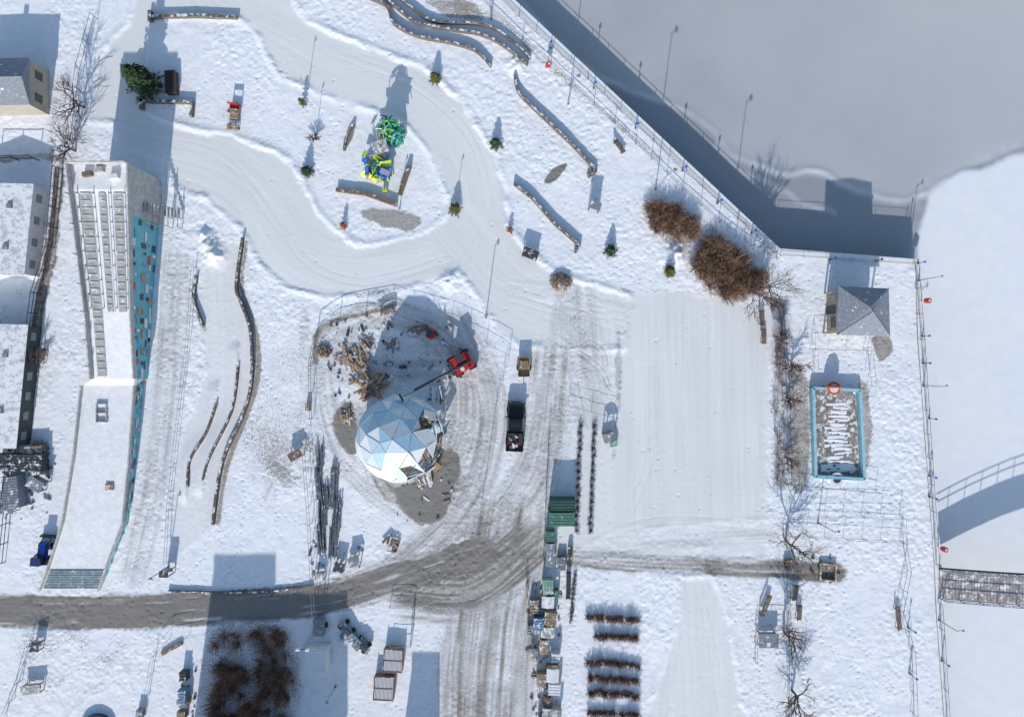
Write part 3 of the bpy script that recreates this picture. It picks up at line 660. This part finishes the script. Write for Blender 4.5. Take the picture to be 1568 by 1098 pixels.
mb=MB(); R=random.Random(4); zc=2.6; Rd=4.9
pan=[M('dome_panel_white',(.78,.80,.82),.5,.05,2),M('dome_panel_pale',(.60,.70,.77),.5,.05,2),M('dome_panel_blue',(.38,.57,.71),.5,.05,2),M('dome_panel_teal',(.48,.68,.75),.5,.05,2)]
for tri in geodome(Rd,3):
    c=sum(tri,Vector())/3
    if zc+c.z<.3: continue
    ang=math.degrees(math.atan2(c.y,c.x)); openq=(-70<ang<45 and c.z<Rd*.82)
    for a,b in ((0,1),(1,2),(2,0)):
        p,q_=tri[a]*.96,tri[b]*.96
        if min(p.z,q_.z)+zc>-.2: mb.cyl(p+Vector((0,0,zc)),q_+Vector((0,0,zc)),.045,.045,oldwood if openq else dark,4,False)
    if openq and R.random()<.42: continue
    k=.968; nrm=c.normalized(); off=nrm*(R.uniform(-.03,.05))
    vs=[c+(v-c)*k+off+Vector((0,0,zc)) for v in tri]
    if openq:
        ax=Matrix.Rotation(R.uniform(-.9,.6),3,(vs[1]-vs[0]).normalized()); vs=[vs[0],vs[1],vs[0]+ax@(vs[2]-vs[0])]
    vs=[Vector((v.x,v.y,max(v.z,0))) for v in vs]; n_=(vs[1]-vs[0]).cross(vs[2]-vs[0]).normalized()*.06
    mt=R.choice([pan[1],pan[2],pan[2],pan[3],pan[0]] if c.y>-1 else [pan[0],pan[0],pan[1],pan[3]])  # bluer north, whiter south: sun and shade put into the panel tints
    if openq: mt=R.choice([pan[0],pan[0],pan[1]])
    mb.add(vs+[v-n_ for v in vs],[(0,1,2),(5,4,3),(0,3,4,1),(1,4,5,2),(2,5,3,0)],mt)
mb.cyl((0,0,0),(0,0,.25),4.3,4.3,woods,24)
for i in range(7): mb.box(3.0+i*.12,-3.6+i*.1,.1+.12*i,.28,1.6,.06,wood,.9)
mb.build('geodesic_dome',619,667)
lumber(572,592,30,3.6,1.0,rot=-.9,h=1.3,mats=(wood,woods,oldwood)); lumber(542,545,24,2.4,1.5,rot=.3,h=.4); lumber(552,572,16,2.3,1.2,rot=1.1,h=.5); lumber(600,830,10,1.6,.8,rot=-.5,h=.3,mats=(woods,oldwood)); lumber(530,640,10,1.8,.6,h=.3)
lumber(650,735,12,1.8,.9,rot=.4,h=.3,mats=(white,woods)); lumber(664,660,16,1.5,1.1,rot=.9,h=.5,mats=(white,woods,oldwood)); lumber(560,525,10,1.6,1.1,rot=.9,h=.3,mats=(woods,oldwood)); lumber(668,606,14,2.0,.8,rot=.2,h=.5,mats=(white,oldwood)); lumber(610,530,6,1.6,1.5,rot=.1,h=.2,mats=(woods,steels))
mb=MB(); mb.box(0,0,.55,2.0,2.3,.65,red); mb.box(-.55,.1,1.2,.95,1.5,1.1,red,top=(.85,.75)); mb.box(-.55,.1,1.35,.97,1.3,.7,glass,top=(.9,.8)); mb.box(.65,-.2,1.2,.6,1.7,.45,red,top=(.9,.9)); mb.box(.1,-1.3,.5,1.5,.5,.8,dark)
mb.box(-.55,.1,2.3,.75,1.0,.05,dark)
mb.cyl((.65,-.2,1.65),(.65,-.2,1.7),.25,.25,white,10)
for x in (-1.0,1.0):
    for y in (-.85,.85): mb.cyl((x-.2,y,.5),(x+.2,y,.5),.5,.5,rubber,14); mb.cyl((x-.22,y,.5),(x+.22,y,.5),.22,.22,red,10)
mb.path([(.3,.9,1.6),(.2,-2.4,3.1),(.1,-5.6,4.6)],.16,dark,8); mb.path([(.3,-2.0,3.0),(.1,-7.0,5.1)],.1,steel,6)
mb.box(.1,-7.2,4.6,.9,.15,.5,dark); mb.cyl((.3,.3,1.0),(.25,-1.4,2.4),.07,.07,steel,6)
mb.build('telehandler',708,556,-1.05)
mb=MB(); mb.box(0,0,.4,.9,1.1,.6,red,top=(.8,.8)); mb.box(0,.1,1.0,.5,.5,.35,dark)
for x in(-.5,.5): mb.cyl((x-.07,0,.25),(x+.07,0,.25),.25,.25,rubber,10)
mb.cyl((0,.5,.5),(0,1.1,.35),.04,.04,dark); mb.build('portable_generator',661,512,.4)
# pickup truck (front +y)
mb=MB(); mb.box(0,0,.42,1.98,5.6,.55,blackp,top=(.97,.985)); mb.box(0,1.95,.97,1.86,1.6,.2,blackp,top=(.9,.86),off=(0,-.08)); mb.box(0,.35,.97,1.84,1.9,.85,blackp,top=(.8,.66),off=(0,-.05))
mb.add([(-.84,1.27,1.05),(.84,1.27,1.05),(.7,.95,1.75),(-.7,.95,1.75)],[(0,1,2,3)],glass)
mb.box(0,.36,1.12,1.85,1.45,.48,glass,top=(.88,.85)); mb.box(0,.3,1.821,1.1,.7,.02,glass)
for x in (-.93,.93): mb.box(x,-1.75,.97,.1,2.0,.32,blackp)
mb.box(0,-2.73,.9,1.9,.09,.4,blackp); mb.box(0,-.72,.97,1.8,.08,.35,blackp); mb.box(0,-1.73,.975,1.74,1.9,.02,dark)
for i in range(12): mb.box(random.uniform(-.6,.6),-1.75+random.uniform(-.7,.7),1.0,random.uniform(.15,.35),random.uniform(.2,.5),random.uniform(.1,.3),random.choice((wood,white,red,woods,steel,dark)),random.uniform(0,1))
for x in (-1.02,1.02): mb.box(x*1.06,1.1,1.1,.22,.14,.16,blackp)
for x in (-.92,.92):
    for y in (-1.75,1.85): mb.cyl((x-.13,y,.4),(x+.13,y,.4),.4,.4,rubber,16); mb.cyl((x-.14,y,.4),(x+.14,y,.4),.2,.2,steel,10)
mb.box(0,2.84,.45,1.9,.12,.25,steel)
for x in (-.75,.75): mb.box(x,2.79,.75,.35,.06,.2,white); mb.box(x*1.15,-2.8,.7,.15,.05,.35,red)
mb.build('pickup_truck',789,652,-.04)
mb=MB(); mb.box(0,0,.5,1.35,2.2,.1,wood)
for x in (-.65,.65): mb.box(x,0,.6,.05,2.2,.4,wood); mb.cyl((x*1.15-.09,-.1,.3),(x*1.15+.09,-.1,.3),.3,.3,rubber,12)
for y in (-1.08,1.08): mb.box(0,y,.6,1.3,.05,.4,wood)
mb.box(0,.3,.62,1.0,.8,.35,leafM); mb.cyl((0,-1.1,.5),(0,-1.9,.42),.05,.04,dark); mb.build('utility_trailer',802,562)
# ------------------------------------------------------------ slide tower
ST=[(252,108,199,6.2),(290,112,199,6.2),(300,113,199,6.0),(328,117,200,5.6),(480,136,203,3.7),(580,144,208,2.4),(590,128,207,1.6),(700,116,199,1.4),(800,99,189,1.1),(872,76,162,.8),(903,64,152,.25)]
mb=MB(); Ls=[Vector(W(a,y,h)) for y,a,b,h in ST]; Rs=[Vector(W(b,y,h)) for y,a,b,h in ST]
plank=M('scaffold_timber',(.44,.43,.42),.8,.2,2,snow=.25); lane=M('slide_lane_grey',(.36,.365,.36),.7,.2,1.2,snow=.22); bar=M('lane_batten',(.48,.47,.45),.7,.2,3,snow=.3); deckS=M('slide_deck_snow',(.80,.80,.81),.8,.08,1.5,bump=.6,bs=4)
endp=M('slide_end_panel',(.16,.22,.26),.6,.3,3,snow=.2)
for i in range(len(ST)-1):
    a,b,c,e=Ls[i],Rs[i],Rs[i+1],Ls[i+1]
    mb.add([a,b,c,e],[(0,3,2,1)],deckS)
    for p,q_,out in ((a,e,-1),(b,c,1)):
        mb.add([p,q_,(q_.x,q_.y,-.2),(p.x,p.y,-.2)],[(0,1,2,3)],plank if out<0 or i<3 else teal)
        up=Vector((0,0,.7 if i<5 else .45)); wv=Vector((.15*out,0,0))
        mb.add([p,q_,q_+up,p+up,p+wv,q_+wv,q_+up+wv,p+up+wv],[(0,1,2,3),(7,6,5,4),(3,2,6,7),(0,3,7,4),(1,5,6,2)],plank)
a,b=Ls[0],Rs[0]; mb.add([a,b,(b.x,b.y,-.2),(a.x,a.y,-.2)],[(0,1,2,3)],plank); mb.box((a.x+b.x)/2,a.y,6.2,(b.x-a.x),.15,1.0,plank)
a,b=Ls[-1],Rs[-1]; mb.add([a,b,(b.x,b.y,-.2),(a.x,a.y,-.2)],[(3,2,1,0)],dark)
def dk_(u,yapp,dz=.0):
    for i in range(len(ST)-1):
        if ST[i][0]<=yapp<=ST[i+1][0]:
            t=(yapp-ST[i][0])/(ST[i+1][0]-ST[i][0]); l=Ls[i].lerp(Ls[i+1],t); r=Rs[i].lerp(Rs[i+1],t); return l.lerp(r,u)+Vector((0,0,dz))
for u0,u1,y0,y1 in ((.10,.32,296,576),(.44,.58,296,478),(.70,.88,296,478)):
    for ya,yb in ((y0,328),(328,480 if y1>480 else y1))+(((480,y1),) if y1>480 else ()):
        mb.add([dk_(u0,ya,.05),dk_(u1,ya,.05),dk_(u1,yb,.05),dk_(u0,yb,.05)],[(0,3,2,1)],lane)
    n=int((y1-y0)/11)
    for k in range(n):
        ya=y0+(y1-y0)*k/n; yb=ya+1.8
        a,b,c,e=dk_(u0+.02,ya,.13),dk_(u1-.02,ya,.13),dk_(u1-.02,yb,.13),dk_(u0+.02,yb,.13)
        g=Vector((0,0,.10)); mb.add([a,b,c,e,a-g,b-g,c-g,e-g],[(0,3,2,1),(0,1,5,4),(3,7,6,2),(1,2,6,5),(0,4,7,3)],bar)
for u in (.36,.66,.91,.07):
    pts=[dk_(u,y,.4) for y in (294,328,478)]; mb.path(pts,.05,plank,5)
    for y in range(296,478,22): mb.cyl(dk_(u,y),dk_(u,y,.4),.05,.05,dark,4)
for y in (300,345,390,435,478,520,560): mb.cyl(dk_(0,y,.75),dk_(0,y,1.4),.05,.05,dark,5)
for x,y,m in ((.5,262,plank),(.3,268,oldwood),(.75,272,white)): c=dk_(x,y); mb.box(c.x,c.y,c.z,.9,.5,.5,m,.2)
c=dk_(.42,632)
for dx in (-.6,.5): mb.box(c.x+dx,c.y,c.z,.1,2.2,.25,plank)
for dy in (-1,0,1): mb.box(c.x,c.y+dy,c.z,1.2,.1,.3,plank)
c=dk_(.7,745); mb.box(c.x,c.y,c.z,.9,.7,.2,woods)
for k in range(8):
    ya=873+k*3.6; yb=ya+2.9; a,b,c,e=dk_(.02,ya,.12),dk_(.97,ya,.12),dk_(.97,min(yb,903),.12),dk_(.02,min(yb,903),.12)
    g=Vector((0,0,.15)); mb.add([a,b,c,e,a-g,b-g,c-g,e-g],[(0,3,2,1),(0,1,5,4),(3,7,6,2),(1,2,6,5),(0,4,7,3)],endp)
R=random.Random(8); bc=[red,white,navy,cyan,white,teal,M('banner_dark',(.06,.08,.10),.6,.3,4),M('banner_pale',(.50,.64,.68),.6,.2,4),blackp,M('banner_skin',(.45,.25,.18),.6,.3,4)]
for i in range(3,10):
    p,q_=Rs[i],Rs[i+1]; Ln=(q_-p).length; n=max(1,int(Ln/1.1))
    for k in range(n):
        for r in range(5):
            if R.random()<.25: continue
            t0=(k+R.uniform(.02,.4))/n; t1=min(1,t0+R.uniform(.2,.9)/n); f0=(r+R.uniform(.02,.4))/5; f1=f0+R.uniform(.06,.2)
            def pt(t,f):
                v=p.lerp(q_,t); return Vector((v.x+.05+.001*r,v.y,v.z*f))
            mb.add([pt(t0,f0),pt(t1,f0),pt(t1,f1),pt(t0,f1)],[(0,1,2,3)],R.choice(bc))
bx,by,_=W(205,300,3)
for i in range(4):
    for j in range(3):
        x,y=bx+.5+i*1.1,by-.8-j*1.1
        mb.cyl((x,y,0),(x,y,4.6-i*1.1),.05,.05,steel,5)
    for z in (1,2.2,3.4):
        if z<4.6-i*1.1: mb.cyl((bx+.5+i*1.1,by-.8,z),(bx+.5+i*1.1,by-3,z),.04,.04,steel,4)
for k in range(14): mb.box(bx+.6+k*.24,by-1.4,4.4-k*.30,.2,1.1,.05,steels)
mb.build('ice_slide_tower')
# ------------------------------------------------------------ buildings left
def building(name,poly_top,h,rh,wallm,roofm,axis='y',win=False):
    p=[W(*a,h) for a in poly_top]; mb=MB(); mb.prism([(x,y) for x,y,_ in p],-.2,h,wallm)
    c=Vector((sum(a[0] for a in p)/4,sum(a[1] for a in p)/4,0)); e=[Vector((c.x+(a[0]-c.x)*1.03+0,c.y+(a[1]-c.y)*1.03,h+.02)) for a in p]
    if axis=='y': r0=(e[0]+e[1])/2+Vector((0,0,rh)); r1=(e[2]+e[3])/2+Vector((0,0,rh)); fs=[(0,4,5,3),(4,1,2,5),(0,1,4),(2,3,5),(0,3,2,1)]; vs=e+[r0,r1]
    else:
        r0=(e[0]+e[3])/2+Vector((0,0,rh)); r1=(e[1]+e[2])/2+Vector((0,0,rh)); fs=[(0,1,5,4),(4,5,2,3),(0,4,3),(1,2,5),(0,3,2,1)]; vs=e+[r0,r1]
    mb.add(vs,fs,roofm); mb.cyl(r0,r1,.06,.06,steel,5)
    for t in (.25,.7):
        v=e[0].lerp(e[3],t); v2=e[1].lerp(e[2],t); v=v.lerp(v2,.72 if axis=='y' else .5); mb.box(v.x,v.y,h,.5,.5,rh*.9,steels)
    a,b=Vector(p[1]),Vector(p[2]); n=int((b-a).length/2.2)
    for k in range(n):
        v=a.lerp(b,(k+.5)/n); mb.box(v.x,v.y,h*.35,.08,.9,h*.35,glass if win else steels,math.atan2((b-a).y,(b-a).x)+math.pi/2)
    mb.build(name)
building('grey_roof_house',[(-60,92),(44,90),(44,160),(-60,162)],3.2,1.2,M('beige_siding',(.4,.36,.3),.8,.1,2),shingle,'x',True)
building('white_roof_shed',[(-50,286),(50,284),(36,420),(-60,418)],2.4,.7,M('pale_siding',(.6,.61,.62),.7,.1,2),roofw)
building('white_roof_shed',[(-50,498),(42,500),(24,684),(-60,680)],2.2,.7,M('dark_siding',(.05,.06,.06),.7,.2,2),roofw)
fence('wire_fence',[(0,246),(60,246)],1.8,2,dark,.05)
container(30,750,1.8,3.6,1.4,.1,steels,'equipment_trailer'); container(40,706,5.4,2.0,1.2,0,darks,'flatbed_trailer')
shelter(66,738,1.8,1.3,1.3,-.5,steels,'loading_ramp'); crates(60,690,2,1.2,.9,.1,woods); lumber(62,706,8,1.6,1.1,h=1.4,mats=(oldwood,dark,white),name='scrap_pile')
shelter(22,765,1.6,2.6,1.2,0,steels,'tool_cart'); crates(60,680,1.2,.8,.6)
mb=MB(); mb.box(0,.6,.6,.8,1.5,.55,blue,top=(.85,.9)); mb.box(0,-.55,.75,1.2,1.1,.3,blue); mb.box(0,-.45,1.05,1.1,1.0,1.0,glass,top=(.85,.85)); mb.box(0,-.45,2.05,1.0,.9,.08,navy)
for x in (-.75,.75): mb.cyl((x-.15,-.6,.6),(x+.15,-.6,.6),.6,.6,rubber,14); mb.cyl((x*.85-.1,.95,.38),(x*.85+.1,.95,.38),.38,.38,rubber,12); mb.path([(x*.6,-.2,1.1),(x*.6,1.2,1.0),(x*.6,1.8,.3)],.06,dark,5)
mb.box(0,1.95,.05,1.6,.35,.5,dark,top=(1,.5)); mb.build('blue_tractor',74,846,-.1)
# ------------------------------------------------------------ shed, stalls row
container(858,788,2.9,1.6,2.2,0,grn,'green_storage_shed'); container(860,768,2.8,1.3,2.1,0,M('dark_green_corrugated',(.03,.09,.07),.6,.2,3),'green_storage_shed')
container(842,817,1.0,1.2,1.3,0,grn,'green_storage_box')
R=random.Random(12)
items=[(842,845,1.1,2.6,1.2,steels),(838,893,1.2,1.6,1.5,grnl),(818,925,1.0,1.6,.9,woods),(838,915,1.4,1.3,1.4,roofw),(842,940,1.4,1.4,1.6,woods),(824,950,1.2,1.5,1.2,tarpb),(838,962,1.6,1.2,1.1,conc),(816,935,.6,1.2,.7,oldwood),(812,962,.7,1.3,.6,steels),(832,985,.9,1.6,1.0,woods),(818,1000,.8,1.4,.7,conc),(850,1000,1.0,1.1,1.2,roofw),(845,1024,1.4,1.5,1.6,white),(828,1035,1.0,1.5,1.1,woods),(848,1048,1.4,1.3,1.2,white),(838,1070,1.0,1.1,.9,oldwood),(844,1085,2.2,1.2,1.3,conc),(832,1098,1.2,1.4,1.1,steels),(872,850,.5,2.2,.6,darks),(860,860,.9,1.5,.7,steels),(870,895,.5,3,.5,dark),(848,905,1,.8,1,grn)]
for i,(x,y,a,b,h,m) in enumerate(items):
    if i%3==0: stall(x,y,a,b,h,R.uniform(-.06,.06),m)
    elif i%3==1: crates(x,y,a,b,h,R.uniform(-.1,.1),m,seed=i)
    else: container(x,y,a,b,h,R.uniform(-.06,.06),m,'storage_bin')
fence('temporary_fence',[(805,880),(808,960),(820,1000),(826,1098)],1.0,1.5,wood,.03)
stall(931,668,1.3,1.1,1.5,.3,steels,'small_kiosk'); crates(938,678,.8,.7,.7,.3,grnl)
for x,y,l,n,r in ((490,738,3.2,16,.05),(512,742,4.2,20,-.06),(500,765,2.6,14,.1),(516,790,4.2,18,-.08),(494,790,3.2,16,0),(512,826,3.6,16,-.05),(492,824,3.0,14,.04),(490,700,2.4,8,.06)): pipes(x,y,l,n,r)
shelter(545,856,1.2,1.0,1.0,.3,steels,'work_table'); shelter(522,866,1.2,.9,1.0,-.2,darks,'work_table'); shelter(492,880,.9,.9,.8,0,conc,'work_table')
mb=MB()
for p,q_ in (((-.5,-.8),(0,.9)),((0,.9),(.8,.6)),((-.5,-.8),(.5,-1)),((.2,.2),(.7,-.4))): mb.cyl((*p,.2),(*q_,.3),.09,.09,conc,6)
mb.build('concrete_rubble',600,832)
container(492,1000,2.4,2.5,2.2,0,white,'site_office_container')
mb=MB(); mb.box(0,0,.3,1.2,1.8,.9,steels)
for x in(-.7,.7): mb.cyl((x-.08,0,.3),(x+.08,0,.3),.3,.3,rubber,12)
for a,b in ((-.2,-.2),(.2,-.2),(.2,.2),(-.2,.2)): mb.cyl((a,b,1.2),(a*.7,b*.7,6.5),.035,.03,steel,4)
for k in range(10): z=1.3+k*.52; mb.cyl((-.2,-.2,z),(.2,-.2,z+.5),.02,.02,steel,3); mb.cyl((.2,.2,z),(-.2,.2,z+.5),.02,.02,steel,3)
for x in(-.5,.5): mb.box(x,0,6.5,.4,.2,.35,white)
mb.cyl((-.7,0,6.5),(.7,0,6.5),.04,.04,dark); mb.build('mobile_light_tower',492,955)
lamp(514,1050,3.5,hs=.2)
bfr=M('brown_frame',(.26,.15,.10),.8,.2,4,snow=.3)
for x,y,w_,l,h,m in ((604,1006,2.0,2.5,.9,woods),(590,1048,2.1,2.6,.9,woods)):
    mb=MB()
    for i in range(14): mb.box(-w_/2+w_*(i+.5)/14,0,h,w_/14*.6,l,.05,white)
    mb.box(0,0,.1,w_*.95,l*.95,h*.7,M('barrier_inner',(.30,.22,.18),.8,.2,4))
    for k in range(3): mb.box(0,-l/2+l*k/2,0.1,w_+.1,.08,h,bfr)
    for x_ in (-1,1): mb.box(x_*(w_/2+.06),0,.1,.07,l+.1,h+.1,bfr)
    mb.build('stacked_barriers',x,y,-.05)
def quad_bike(px,py,rot):
    mb=MB(); mb.box(0,0,.4,.8,1.7,.35,steels,top=(.8,.85)); mb.box(0,-.3,.75,.5,.8,.2,dark); mb.cyl((-.45,.4,1.0),(.45,.4,1.0),.03,.03,dark); mb.cyl((0,.5,.7),(0,.4,1.0),.04,.04,dark)
    for x in(-.55,.55):
        for y in(-.6,.6): mb.cyl((x-.12,y,.28),(x+.12,y,.28),.28,.28,rubber,12)
    for y in (.75,-.85): mb.box(0,y,.75,.8,.35,.05,steel)
    mb.build('quad_bike',px,py,rot)
quad_bike(532,960,.6); quad_bike(556,985,.9); crates(535,972,1.6,1.3,.7,.6,tarpb); crates(552,982,1.6,.9,.6,.7,steels)
crates(264,992,2.6,.4,.3,.5,woods); shelter(62,985,1.0,1.0,1.0,0,darks,'work_table'); shelter(55,1050,2.2,1.0,.8,.1,conc,'work_table')
container(286,1060,.9,1.6,1.2,0,tarpb,'storage_bin'); container(286,1030,.8,1.0,1.0,0,darks,'storage_bin'); stall(285,1070,1.2,.8,1,0,steels); crates(218,1088,.8,.8,.8,0,steels); crates(282,1090,1.0,.7,.8,0,woods)
mb=MB(); mb.cyl((0,0,0),(0,0,.5),2.0,2.0,dark,28); mb.cyl((0,0,.5),(0,0,.56),1.8,1.8,snowM,28); mb.build('round_pool',150,1118)
fence('temporary_fence',[(598,925),(634,925),(630,985),(600,985)],1.1,1.5,steel,.03)
# ------------------------------------------------------------ kiosk
mb=MB(); h=4.0; T=[Vector(W(*p,h)) for p in ((1284,438),(1361,442),(1363,515),(1281,513))]; c=sum(T,Vector())/4; r0=c+Vector((-.0,.35,1.3)); r1=c+Vector((.3,-.1,1.3))
mb.add(T+[r0,r1],[(0,4,1),(1,4,5,2),(2,5,3),(3,5,4,0),(0,1,2,3)],shingle)
for p in T: q_=c.lerp(p,.85); mb.box(q_.x,q_.y,0,.2,.2,h,wood)
mb.box(c.x,c.y,0,4.2,4.0,2.9,M('kiosk_wall',(.35,.30,.24),.8,.2,2)); mb.box(c.x,c.y-2.0,1.0,2.4,.1,1.2,glass); mb.box(c.x-2.1,c.y+.4,0,.1,1,2.1,dark); mb.box(c.x-2.11,c.y-1,1.1,.1,1.2,1,glass)
for p,q_ in ((T[0],r0),(T[1],r0),(T[2],r1),(T[3],r1),(r0,r1)): mb.cyl(p,q_,.06,.06,steel,4)
mb.build('kiosk_pavilion')
mb=MB(); F=[P(*p) for p in ((1241,594),(1312,597),(1319,732),(1245,728))]; FP=F+[F[0]]
tealr=M('faded_teal_board',(.26,.48,.56),.6,.15,2)
for a,b in zip(FP,FP[1:]): ribbon(mb,[a,b],-.16,.16,0,.8,tealr,M('board_top',(.34,.58,.66),.6,.15,2,snow=.2))
mb.prism([P(*p) for p in ((1244,598),(1309,600),(1315,728),(1248,725))],0,.08,woods,M('deck_brown',(.25,.21,.175),.9,.3,1.2,snow=.42))
R=random.Random(6)
for k in range(17):
    y=618+k*6.3
    for j in range(3):
        a,b=P(1280+R.uniform(-11,11)+k*.3,y+R.uniform(-1.2,1.2)); mb.box(a,b,.06,R.uniform(.8,2.0),R.uniform(.2,.42),.06+.01*j,snowM,R.uniform(-.1,.1),top=(.85,.6))
mb.box(*P(1281,716),.06,3.8,.9,.07,snowM,.03,top=(.9,.8))
mb.build('boarded_rink')
mb=MB(); n=12
for k in range(n):
    a0,a1=math.pi*k/n,math.pi*(k+1)/n
    mb.cyl((.75*math.cos(a0),0,.9*math.sin(a0)+.9),(.75*math.cos(a1),0,.9*math.sin(a1)+.9),.1,.1,orange,6)
    mb.add([(0,0,1.0),(.75*math.cos(a0),0,.9*math.sin(a0)+.9),(.75*math.cos(a1),0,.9*math.sin(a1)+.9)],[(0,1,2)],red)
mb.cyl((-.75,0,0),(-.75,0,.9),.1,.1,orange); mb.cyl((.75,0,0),(.75,0,.9),.1,.1,orange)
mb.cyl((0,-.15,1.0),(0,-.15,1.1),.75,.75,orange,18); mb.cyl((0,-.15,1.1),(0,-.15,1.13),.5,.5,white,14); mb.build('arched_goal',1270,592)
mb=MB(); mb.cyl((0,0,.6),(0,0,.7),.75,.75,white,20); mb.cyl((0,0,.7),(0,0,.74),.45,.45,dark,16); mb.cyl((0,0,0),(0,0,.6),.12,.12,steel,8); mb.build('round_table',1277,732)
mb=MB(); F=[P(*p) for p in ((1255,862),(1278,864),(1277,888),(1254,886))]; ribbon(mb,F+[F[0]],-.12,.12,0,.4,woods); mb.build('wooden_frame_box')
crates(1208,862,1.0,1.0,.5,.2,oldwood); bench(1222,935,1.5)
fence('temporary_fence',[(1154,1010),(1156,955),(1200,955),(1204,1010)],1.1,1.6,steel,.025)
# ------------------------------------------------------------ bridge
mb=MB(); x0=P(1436,0)[0]; ya=P(0,870)[1]; yb=P(0,914)[1]; n=56; x1=x0+34
def hb_(x): t=(x-x0)/(x1-x0); return .35+3.0*math.sin(math.pi*min(max(t,0),1))
gr=M('bridge_grating',(.34,.31,.29),.7,.25,3,snow=.38)
for k in range(n*2):
    xa=x0+(x1-x0)*k/(n*2); xb=x0+(x1-x0)*(k+.88)/(n*2); ha,hb2=hb_(xa)-.0,hb_(xb)
    mb.add([(xa,yb,ha),(xb,yb,hb2),(xb,ya,hb2),(xa,ya,ha),(xa,yb,ha-.12),(xb,yb,hb2-.12),(xb,ya,hb2-.12),(xa,ya,ha-.12)],[(0,1,2,3),(7,6,5,4),(0,4,5,1),(3,2,6,7),(1,5,6,2),(0,3,7,4)],gr)
for yy in (ya,yb,(ya+yb)/2-.5,(ya+yb)/2+.5):
    e=yy in(ya,yb)
    for k in range(n):
        xa=x0+(x1-x0)*k/n; xb=x0+(x1-x0)*(k+1)/n
        mb.cyl((xa,yy,hb_(xa)-.25),(xb,yy,hb_(xb)-.25),.16,.16,dark,4,False)
        if e:
            for dz in (1.15,.65): mb.cyl((xa,yy,hb_(xa)+dz),(xb,yy,hb_(xb)+dz),.05,.05,steels,5,False)
            if k%3==0: mb.cyl((xa,yy,hb_(xa)-.1),(xa,yy,hb_(xa)+1.15),.05,.05,steels,5)
mb.build('footbridge')
# ------------------------------------------------------------ unseen blocks south of the view, added to cast shadows
brick=M('brick',(.24,.12,.08),.9,.3,4)
def block(name,x0,x1,y0,y1,h,mat=brick):
    mb=MB(); a=P(x0,y0); b=P(x1,y1); cx,cy=(a[0]+b[0])/2,(a[1]+b[1])/2; sx,sy=abs(b[0]-a[0]),abs(b[1]-a[1])
    mb.box(cx,cy,-.2,sx,sy,h+.2,mat); mb.box(cx,cy,h,sx+.3,sy+.3,.25,conc); mb.box(cx+sx*.2,cy,h+.25,1.2,1.2,.8,steels)
    for z in np.arange(1.2,h-1.5,3):
        for k in range(max(1,int(sx/2.5))): mb.box(cx-sx/2+sx*(k+.5)/max(1,int(sx/2.5)),cy+sy/2+.0,z,1.1,.12,1.5,glass)
        for k in range(max(1,int(sy/2.5))):
            for s in(-1,1): mb.box(cx+s*sx/2,cy-sy/2+sy*(k+.5)/max(1,int(sy/2.5)),z,.12,1.1,1.5,glass)
    mb.build(name)
block('shadow_caster_block',282,372,1220,1400,13.4); block('shadow_caster_block',372.5,490,1220,1400,11.2); block('small_shadow_caster_block',610,648,1180,1300,6.4)
